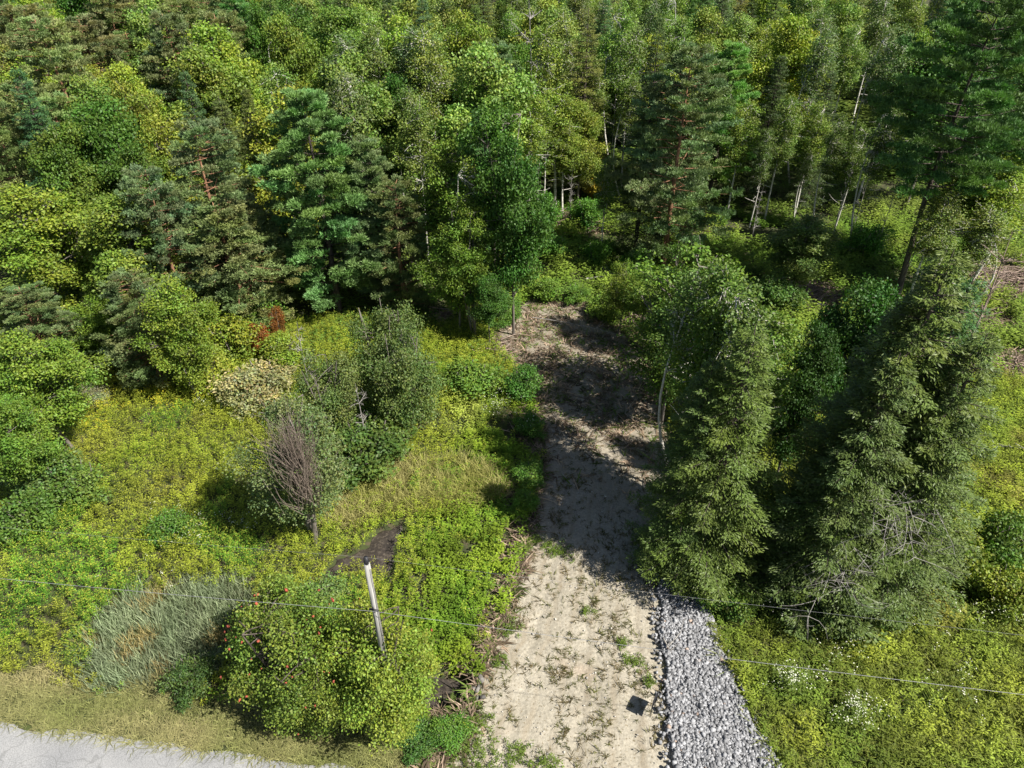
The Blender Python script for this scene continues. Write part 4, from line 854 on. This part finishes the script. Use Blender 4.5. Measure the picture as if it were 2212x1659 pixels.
T('spruce', 1635, 700, 12.2, "olive spruce right of the driveway, tallest of the pair by the stones", R=2.7, tint=(1.15, 1.15, .95))
T('spruce', 1540, 790, 10.4, "spruce nearest the driveway, left of the pair by the stones", R=2.1, tint=(1.0, 1.05, 1))
T('ash', 1640, 1005, 5.4, "small yellow-green tree against the front of the spruces by the stones", R=1.5, tint=(1.15, 1.2, 1))
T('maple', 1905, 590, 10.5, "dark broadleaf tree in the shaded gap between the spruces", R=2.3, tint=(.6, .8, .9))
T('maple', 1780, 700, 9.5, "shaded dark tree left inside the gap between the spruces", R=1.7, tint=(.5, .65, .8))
T('spruce', 2062, 540, 15.0, "tallest spruce on the right, its top near the brush pile", R=3.1, tint=(1.15, 1.1, .95))
T('spruce', 2110, 590, 14.0, "blue-green spruce on the right side of the tallest one", R=2.3, tint=(.75, 1.1, 1.3))
T('spruce', 1985, 640, 13.2, "spruce on the left side of the tallest right-hand one", R=2.8, tint=(1.1, 1.05, .95))
T('spruce', 2135, 720, 12.6, "olive spruce at the right flank of the tallest one, facing the bright opening", R=2.6, tint=(1.05, 1.05, 1))
T('spruce', 1945, 760, 12.0, "shaggy spruce in the middle of the right-hand spruces", R=2.6, tint=(1.0, 1.0, 1.1))
sp_b = T('spruce', 1900, 870, 9.8, "shorter spruce with bare grey limbs in front of the dark gap", R=2.7, tint=(.95, .95, 1))
sp_a = T('spruce', 2030, 815, 10.6, "spruce in front of the tallest one on the right", R=2.7, tint=(1.1, 1.05, 1))
T('shrub', 1790, 1200, 2.6, "dull green bush under the shorter spruce", R=2.0, tint=(.8, .7, 1.2))
T('shrub', 1880, 1250, 2.2, "dull green bush right of the one under the shorter spruce", R=2.0, tint=(.85, .72, 1.2))
T('willow', 1975, 1130, 3.4, "grey-green bush at the foot of the right-hand spruces", R=2.0, tint=(.8, .8, .9))
T('shrub', 2080, 1130, 2.8, "yellow-green bush at the right foot of the tallest spruces", R=1.6, tint=(1.4, 1.1, 1))
T('shrub', 2190, 1130, 2.8, "dark shrub at the right edge above the flower meadow", R=1.5, tint=(.9, .9, 1))
T('shrub', 2200, 1240, 2.0, "yellowish shrub at the right edge above the cable", R=1.2, tint=(1.6, 1.15, 1))
T('shrub', 1580, 1265, 1.6, "low green bush at the head of the crushed stone", R=1.2, tint=(.9, .9, 1))
T('dead_brown', 2165, 500, 11.0, "brown dead tree at the right edge with short bare branches", R=1.8)
T('dead_brown', 2195, 560, 9.0, "second brown dead tree at the right edge, slimmer and shorter", R=1.3)
T('tall_pine', 2200, -70, 20.0, "huge dark blue-green pine in the upper right corner with a tall bare trunk", R=4.7, tint=(1.1, 1.15, 1.1))
T('tall_pine', 2300, 60, 16.5, "blue-green pine spreading over the right edge beside the huge one", R=3.6, tint=(1.15, 1.2, 1.05))
T('birch', 2130, 290, 10.5, "yellow-green tree below the huge upper right pine", R=2.8, tint=(1.3, 1.2, .9))
T('birch', 2190, 350, 9.5, "yellow-green tree at the right edge under the spreading pine", R=2.6, tint=(1.3, 1.2, .9))
T('aspen', 2060, 400, 9.0, "thin grey-stemmed tree right of the huge pine's trunk", R=1.8, tint=(1.1, 1.0, 1))
T('aspen', 2150, 440, 8.0, "thin pale-stemmed tree above the right edge brush pile", R=1.8, tint=(1.1, 1.0, 1))
for i, (px, py, H, k, lb) in enumerate([(1715, 190, 480, 'birch', "birch with a crooked white stem, right of the big conical pine"), (1870, 260, 505, 'birch', "birch with a straight cream trunk left of the huge pine's trunk"),
        (1825, 240, 500, 'aspen', "slanting grey aspen between the crooked and straight birches"), (1665, 270, 490, 'aspen', "shaded aspen at the right shoulder of the big conical pine"),
        (1755, 320, 480, 'aspen', "short slender aspen right of the crooked white birch"), (1940, 210, 540, 'aspen', "reddish-barked slender tree touching the huge pine's trunk"),
        (1800, 150, 445, 'spruce', "dark spruce behind the slanting grey aspen"), (1690, 120, 430, 'spruce', "dark spruce behind the crooked white birch")]):
    TB(k, px, py, H, lb, tint=(.85, .9, 1) if k != 'spruce' else (.7, .75, .9))
for px, py, ba, k, lb in [(1180, 215, 470, 'birch', "slim birch between the white-trunked and yellow-green birches"), (1290, 150, 425, 'aspen', "thin aspen behind the many-stemmed bare tree's left side"),
        (1370, 160, 440, 'aspen', "thin aspen between the bare tree and the big conical pine"), (1110, 130, 420, 'aspen', "thin aspen behind the white-trunked birch"),
        (1620, 200, 470, 'birch', "slim birch peeping over the big conical pine's right shoulder"), (1780, 210, 470, 'birch', "slim pale birch in the row right of the crooked birch"),
        (1850, 330, 520, 'dead', "bare thin pole tree left of the straight cream-trunked birch"), (1900, 300, 520, 'dead', "bare thin pole tree right of the straight cream-trunked birch"),
        (1740, 380, 495, 'dead', "short bare pole tree below the short slender aspen"), (1650, 400, 520, 'dead', "short bare pole tree at the foot of the shaded aspen"),
        (1960, 330, 560, 'dead', "grey bare pole tree beside the huge pine's trunk"), (2030, 390, 590, 'dead', "leaning bare pole tree right of the huge pine's trunk"), (1165, 330, 500, 'dead', "bare pole tree at the left back of the clearing"),
        (1240, 330, 470, 'dead', "bare pole tree in the middle back of the clearing"), (1140, 420, 560, 'dead', "short bare pole in the left of the clearing")]:
    e = TB(k, px, py, ba, lb, R=.7 if k == 'dead' else 1.5, tint=(1.1, 1.1, 1))
T('spruce', 395, 150, 13.5, "blue-tipped spruce in the upper left behind the tall grey-green pine", R=1.9, tint=(.8, 1.05, 1.5))
T('spruce', 470, 205, 12.5, "dark olive spruce between the grey-green pine and the plumed pine", R=2.4, tint=(1.1, 1.0, 1.1))
T('spruce', 530, 190, 12.5, "olive spruce touching the left shoulder of the plumed pine", R=2.0, tint=(1.2, 1.05, 1))
T('ash', 425, 85, 14.0, "wide yellow-green crown with reddish twigs behind the blue-tipped spruce", R=3.8, tint=(1.1, 1.05, 1.1))
T('ash', 265, 165, 13.0, "yellow-green tree right of the deep green upper left maple", R=2.9, tint=(1.15, 1.0, 1))
T('ash', 330, 230, 12.0, "yellow-green tree left of the blue-tipped spruce", R=2.5, tint=(1.2, 1.1, .9))
T('maple', 545, -5, 15.0, "vivid green treetop at the top edge, left of centre", R=2.4, tint=(1.1, 1.25, 1))
T('ash', 610, 15, 15.0, "tall yellow-green tree right of the vivid green treetop", R=2.8, tint=(1.1, 1.1, 1))
T('grey_pine', 350, 15, 15.0, "grey-green pine near the top edge on the left", R=3.2, tint=(.9, .95, 1.1))
T('spruce', 35, 150, 14.0, "blue-green spruce at the upper left edge", R=2.3, tint=(.65, 1.05, 1.5))
def limbs(tree, seed, x0, z0, z1, n, out):
    b = MB(); rs = np.random.RandomState(seed)
    for k in range(n):
        p0 = np.array([x0 * .3, -.3, rs.uniform(z0, z1)]); p1 = np.array([x0 + rs.normal() * .9, -out + rs.normal() * .25, p0[2] - rs.uniform(.2, 1.3)])
        c = curve(p0, p1, 6, rs, .07); b.tube(c, np.linspace(.022, .007, 6), 5)
        for q in range(9):
            e = c[rs.randint(2, 6)]; t_ = curve(e, e + np.array([rs.normal() * .7, -.15 + rs.normal() * .3, rs.normal() * .35 - .2]), 4, rs, .12); b.tube(t_, [.010, .008, .006, .003], 4)
            e = t_[2]; b.tube(curve(e, e + rnd(rs, 1, .25)[0], 3, rs, .1), [.006, .004, .003], 4)
    b.tube([[0, 0, z0 - 1], [0, 0, z1 + .5]], [.05, .05], 5)
    for v_ in b.v: pass
    o = link("dead_limbs", b.mesh("dead_limbs", M_DEAD, True), tree); o.rotation_euler = (0, 0, -tree.rotation_euler[2]); o["label"] = "bare silver dead limbs"
    o.scale = (1 / tree.scale[0], 1 / tree.scale[1], 1 / tree.scale[2])
limbs(sp_a, 1, -.8, 5.4, 7.2, 9, 2.6); limbs(sp_b, 2, -.6, 3.4, 5.4, 6, 2.6)
# ------------------------------------------------------------------ apple trees by the pole
def apple(px, py, H, R, label, tint, seed, nred):
    e = T('apple', px, py, H, label, R=R, tint=tint); rs = np.random.RandomState(seed); H0, R0, _ = PROTO['apple']
    a = rs.rand(nred) * 6.28; ph = rs.uniform(.1, 1.2, nred); P = np.c_[np.cos(a) * np.cos(ph) * R0 * .9, np.sin(a) * np.cos(ph) * R0 * .9, 2.3 + np.sin(ph) * 2.1]
    b = rocks(P, rs.uniform(.04, .09, nred), rs, np.tile([.34, .07, .035], (nred, 1)) * rs.uniform(.6, 1.2, (nred, 1))); fr = link("fruit", b.mesh("fruit", M_STONE), e); fr["label"] = "small red fruit"; fr["kind"] = "stuff"
apple(590, 1305, 5.3, 2.45, "dark-leaved fruit tree with red specks left of the wooden pole", (.95, 1.0, .95), 1, 36)
apple(650, 1400, 4.3, 2.0, "fruit tree in front of the dark-leaved one, nearest the road", (.95, 1.0, .9), 2, 12)
apple(790, 1320, 5.6, 2.3, "light yellow-green fruit tree hiding the middle of the wooden pole", (1.25, 1.22, 1), 3, 5)
apple(835, 1415, 4.3, 1.6, "smallest fruit tree, pale green, right in front of the wooden pole", (1.35, 1.3, 1.1), 4, 4)
T('shrub', 850, 1390, 2.2, "pale leafy shrub right of the wooden pole's middle", R=1.3, tint=(1.7, 1.25, 1.6))
T('shrub', 905, 1575, .8, "dark low bush right of the pole's foot", R=.8, tint=(.65, .8, 1.1))
T('shrub', 965, 1570, .8, "green bush beside the mud, left of the driveway mouth", R=.8, tint=(.85, 1, 1))
T('shrub', 690, 1265, 1.6, "grey-green bush below the muddy pool", R=1.2, tint=(1.1, 1.0, 1.8))
T('shrub', 395, 1435, 1.6, "dark green bush standing in the reeds", R=.9, tint=(.6, .6, 1))

# ------------------------------------------------------------------ the rest of the wood
TINT = {'maple': ["dark green", "mid green", "bright green"], 'ash': ["yellow-green", "olive green", "pale green"], 'birch': ["yellow-green", "pale green", "olive"],
        'aspen': ["greyish green", "olive", "pale green"], 'spruce': ["olive", "dark green", "blue-green"], 'larch': ["yellowish", "olive", "golden green"],
        'white_pine': ["blue-green", "deep green", "fresh green"], 'grey_pine': ["grey-green", "olive grey", "dull green"]}
TV = {'maple': [(.75, .9, .9), (1.05, 1.05, 1), (1.3, 1.25, 1)], 'ash': [(1.15, 1.1, .9), (.8, .8, 1), (1.05, 1.05, 1.5)], 'birch': [(1.15, 1.15, .9), (1.05, 1.1, 1.4), (.8, .8, 1)],
      'aspen': [(.9, .95, 1.5), (.85, .85, 1), (1.2, 1.25, 1.1)], 'spruce': [(1.1, 1.05, 1), (.75, .8, .9), (.75, 1.05, 1.4)], 'larch': [(.95, 1, .9), (.75, .8, 1), (1.0, 1.1, .8)],
      'white_pine': [(1, 1, 1.2), (.8, .9, .9), (1.15, 1.2, 1)], 'grey_pine': [(1, 1, 1), (.85, .8, .8), (.8, .85, .8)]}
WORD = {'maple': 'broadleaf tree', 'ash': 'broadleaf tree', 'birch': 'birch', 'aspen': 'aspen', 'spruce': 'spruce', 'larch': 'larch', 'white_pine': 'pine', 'grey_pine': 'pine'}
LM = [(35, 150, "the blue-green edge spruce"), (195, 195, "the deep green upper-left maple"), (350, 15, "the top-left grey-green pine"), (395, 150, "the blue-tipped spruce"),
      (425, 85, "the reddish-twigged yellow-green crown"), (545, -5, "the vivid green treetop"), (650, 178, "the plumed blue-green pine"), (775, 118, "the white dead birch"),
      (900, 45, "the pale-stemmed grey aspen"), (1010, 15, "the big yellow-green top-centre tree"), (1150, -10, "the bare grey treetop"), (1145, 175, "the white-trunked birch"),
      (1272, 15, "the feathery olive larch"), (1330, 205, "the pale many-stemmed bare tree"), (1500, 85, "the big conical pine"), (1690, 120, "the crooked white birch"),
      (1870, 260, "the straight cream-trunked birch"), (2130, 60, "the huge corner pine"), (1840, 40, "the gap before the corner pine"), (130, 50, "the upper-left corner pines")]
r2 = random.Random(11); used = set(); yy = 43.0; extra = 0
while yy < 124:
    sp = 4.1 + (yy - 43) * .03; hw = .727 * (yy * .809 + 14.1) + 2; xx = -hw + r2.uniform(0, sp)
    while xx < hw:
        x = xx + r2.uniform(-.4, .4) * sp; y = yy + r2.uniform(-.4, .4) * sp; xx += sp
        bx, by = project(x, y, 0)
        if 1085 < bx < 1440 and by > 452: continue
        if bx > 1400 and by > 478: continue
        if bx < 1100 and by > 610: continue
        if any((x - t[0]) ** 2 + (y - t[1]) ** 2 < (1.5 + .35 * t[2]) ** 2 for t in TREES if t[3] > 5): continue
        lr = bx / 2212; nz = float(vnoise(x, y, 9)); H = r2.uniform(11.5, 15.2) + (1.0 if y > 80 else 0)
        if lr < .28: wts = dict(grey_pine=4.2 if y > 62 else 2, ash=3, maple=1.4, spruce=1.4, birch=1, white_pine=.4, larch=.3)
        elif lr < .62: wts = dict(aspen=3, birch=2.6, ash=2.4, maple=1.0, spruce=.9, larch=.5, white_pine=.4)
        else: wts = dict(spruce=1.5, larch=.8, birch=3.0, aspen=3.0, ash=2.4, maple=.6, white_pine=.9)
        ks = list(wts); k = r2.choices(ks, [wts[q] * (1.6 if (nz > .5) == (i % 2 == 0) else .7) for i, q in enumerate(ks)])[0]
        tx, ty = project(x, y, H)
        if ty < -55: H = CAM_H - y * math.tan(math.radians(PITCH) + math.atan((-45 - CY) / F)); tx, ty = project(x, y, H)
        if tx < -70 or tx > 2282: continue
        tv = r2.randrange(3); rr = tuple(v * r2.uniform(1.15, 1.4) for v in TV[k][tv]); size = "tall " if H > 14 else ("short " if H < 12.2 else "")
        if ty > 6 and yy > 92: H += (CAM_H - y * math.tan(math.radians(PITCH) + math.atan((-20 - CY) / F))) - H; tx, ty = project(x, y, H)
        across = max(0, min(100, round(tx / 22.12)))
        lab = None; near = sorted(LM, key=lambda L: (L[0] - tx) ** 2 + 2 * (L[1] - ty) ** 2)
        for (lx, ly, nm), sz in [(L, z_) for L in near[:10] for z_ in ((size,) if size else ("", "mid-sized "))]:
            dx, dy = tx - lx, ty - ly; v = "above" if dy < -22 else ("below" if dy > 22 else ""); h = "left" if dx < -22 else ("right" if dx > 22 else "")
            far = "far " if abs(dx) > 130 else ""
            rel = f"{v} and {far}{h} of" if v and h else (v if v else (f"{far}{h} of" if h else "behind"))
            q = f"{sz}{TINT[k][tv]} {WORD[k]} {rel} {nm}"
            if q not in used: lab = q; break
        if not lab: continue
        used.add(lab); plant(k, x, y, H, None, rr, lab); extra += 1
    yy += sp
print("fill trees", extra, "objects", len(bpy.data.objects), {k: v for k, v in cnt.items()})
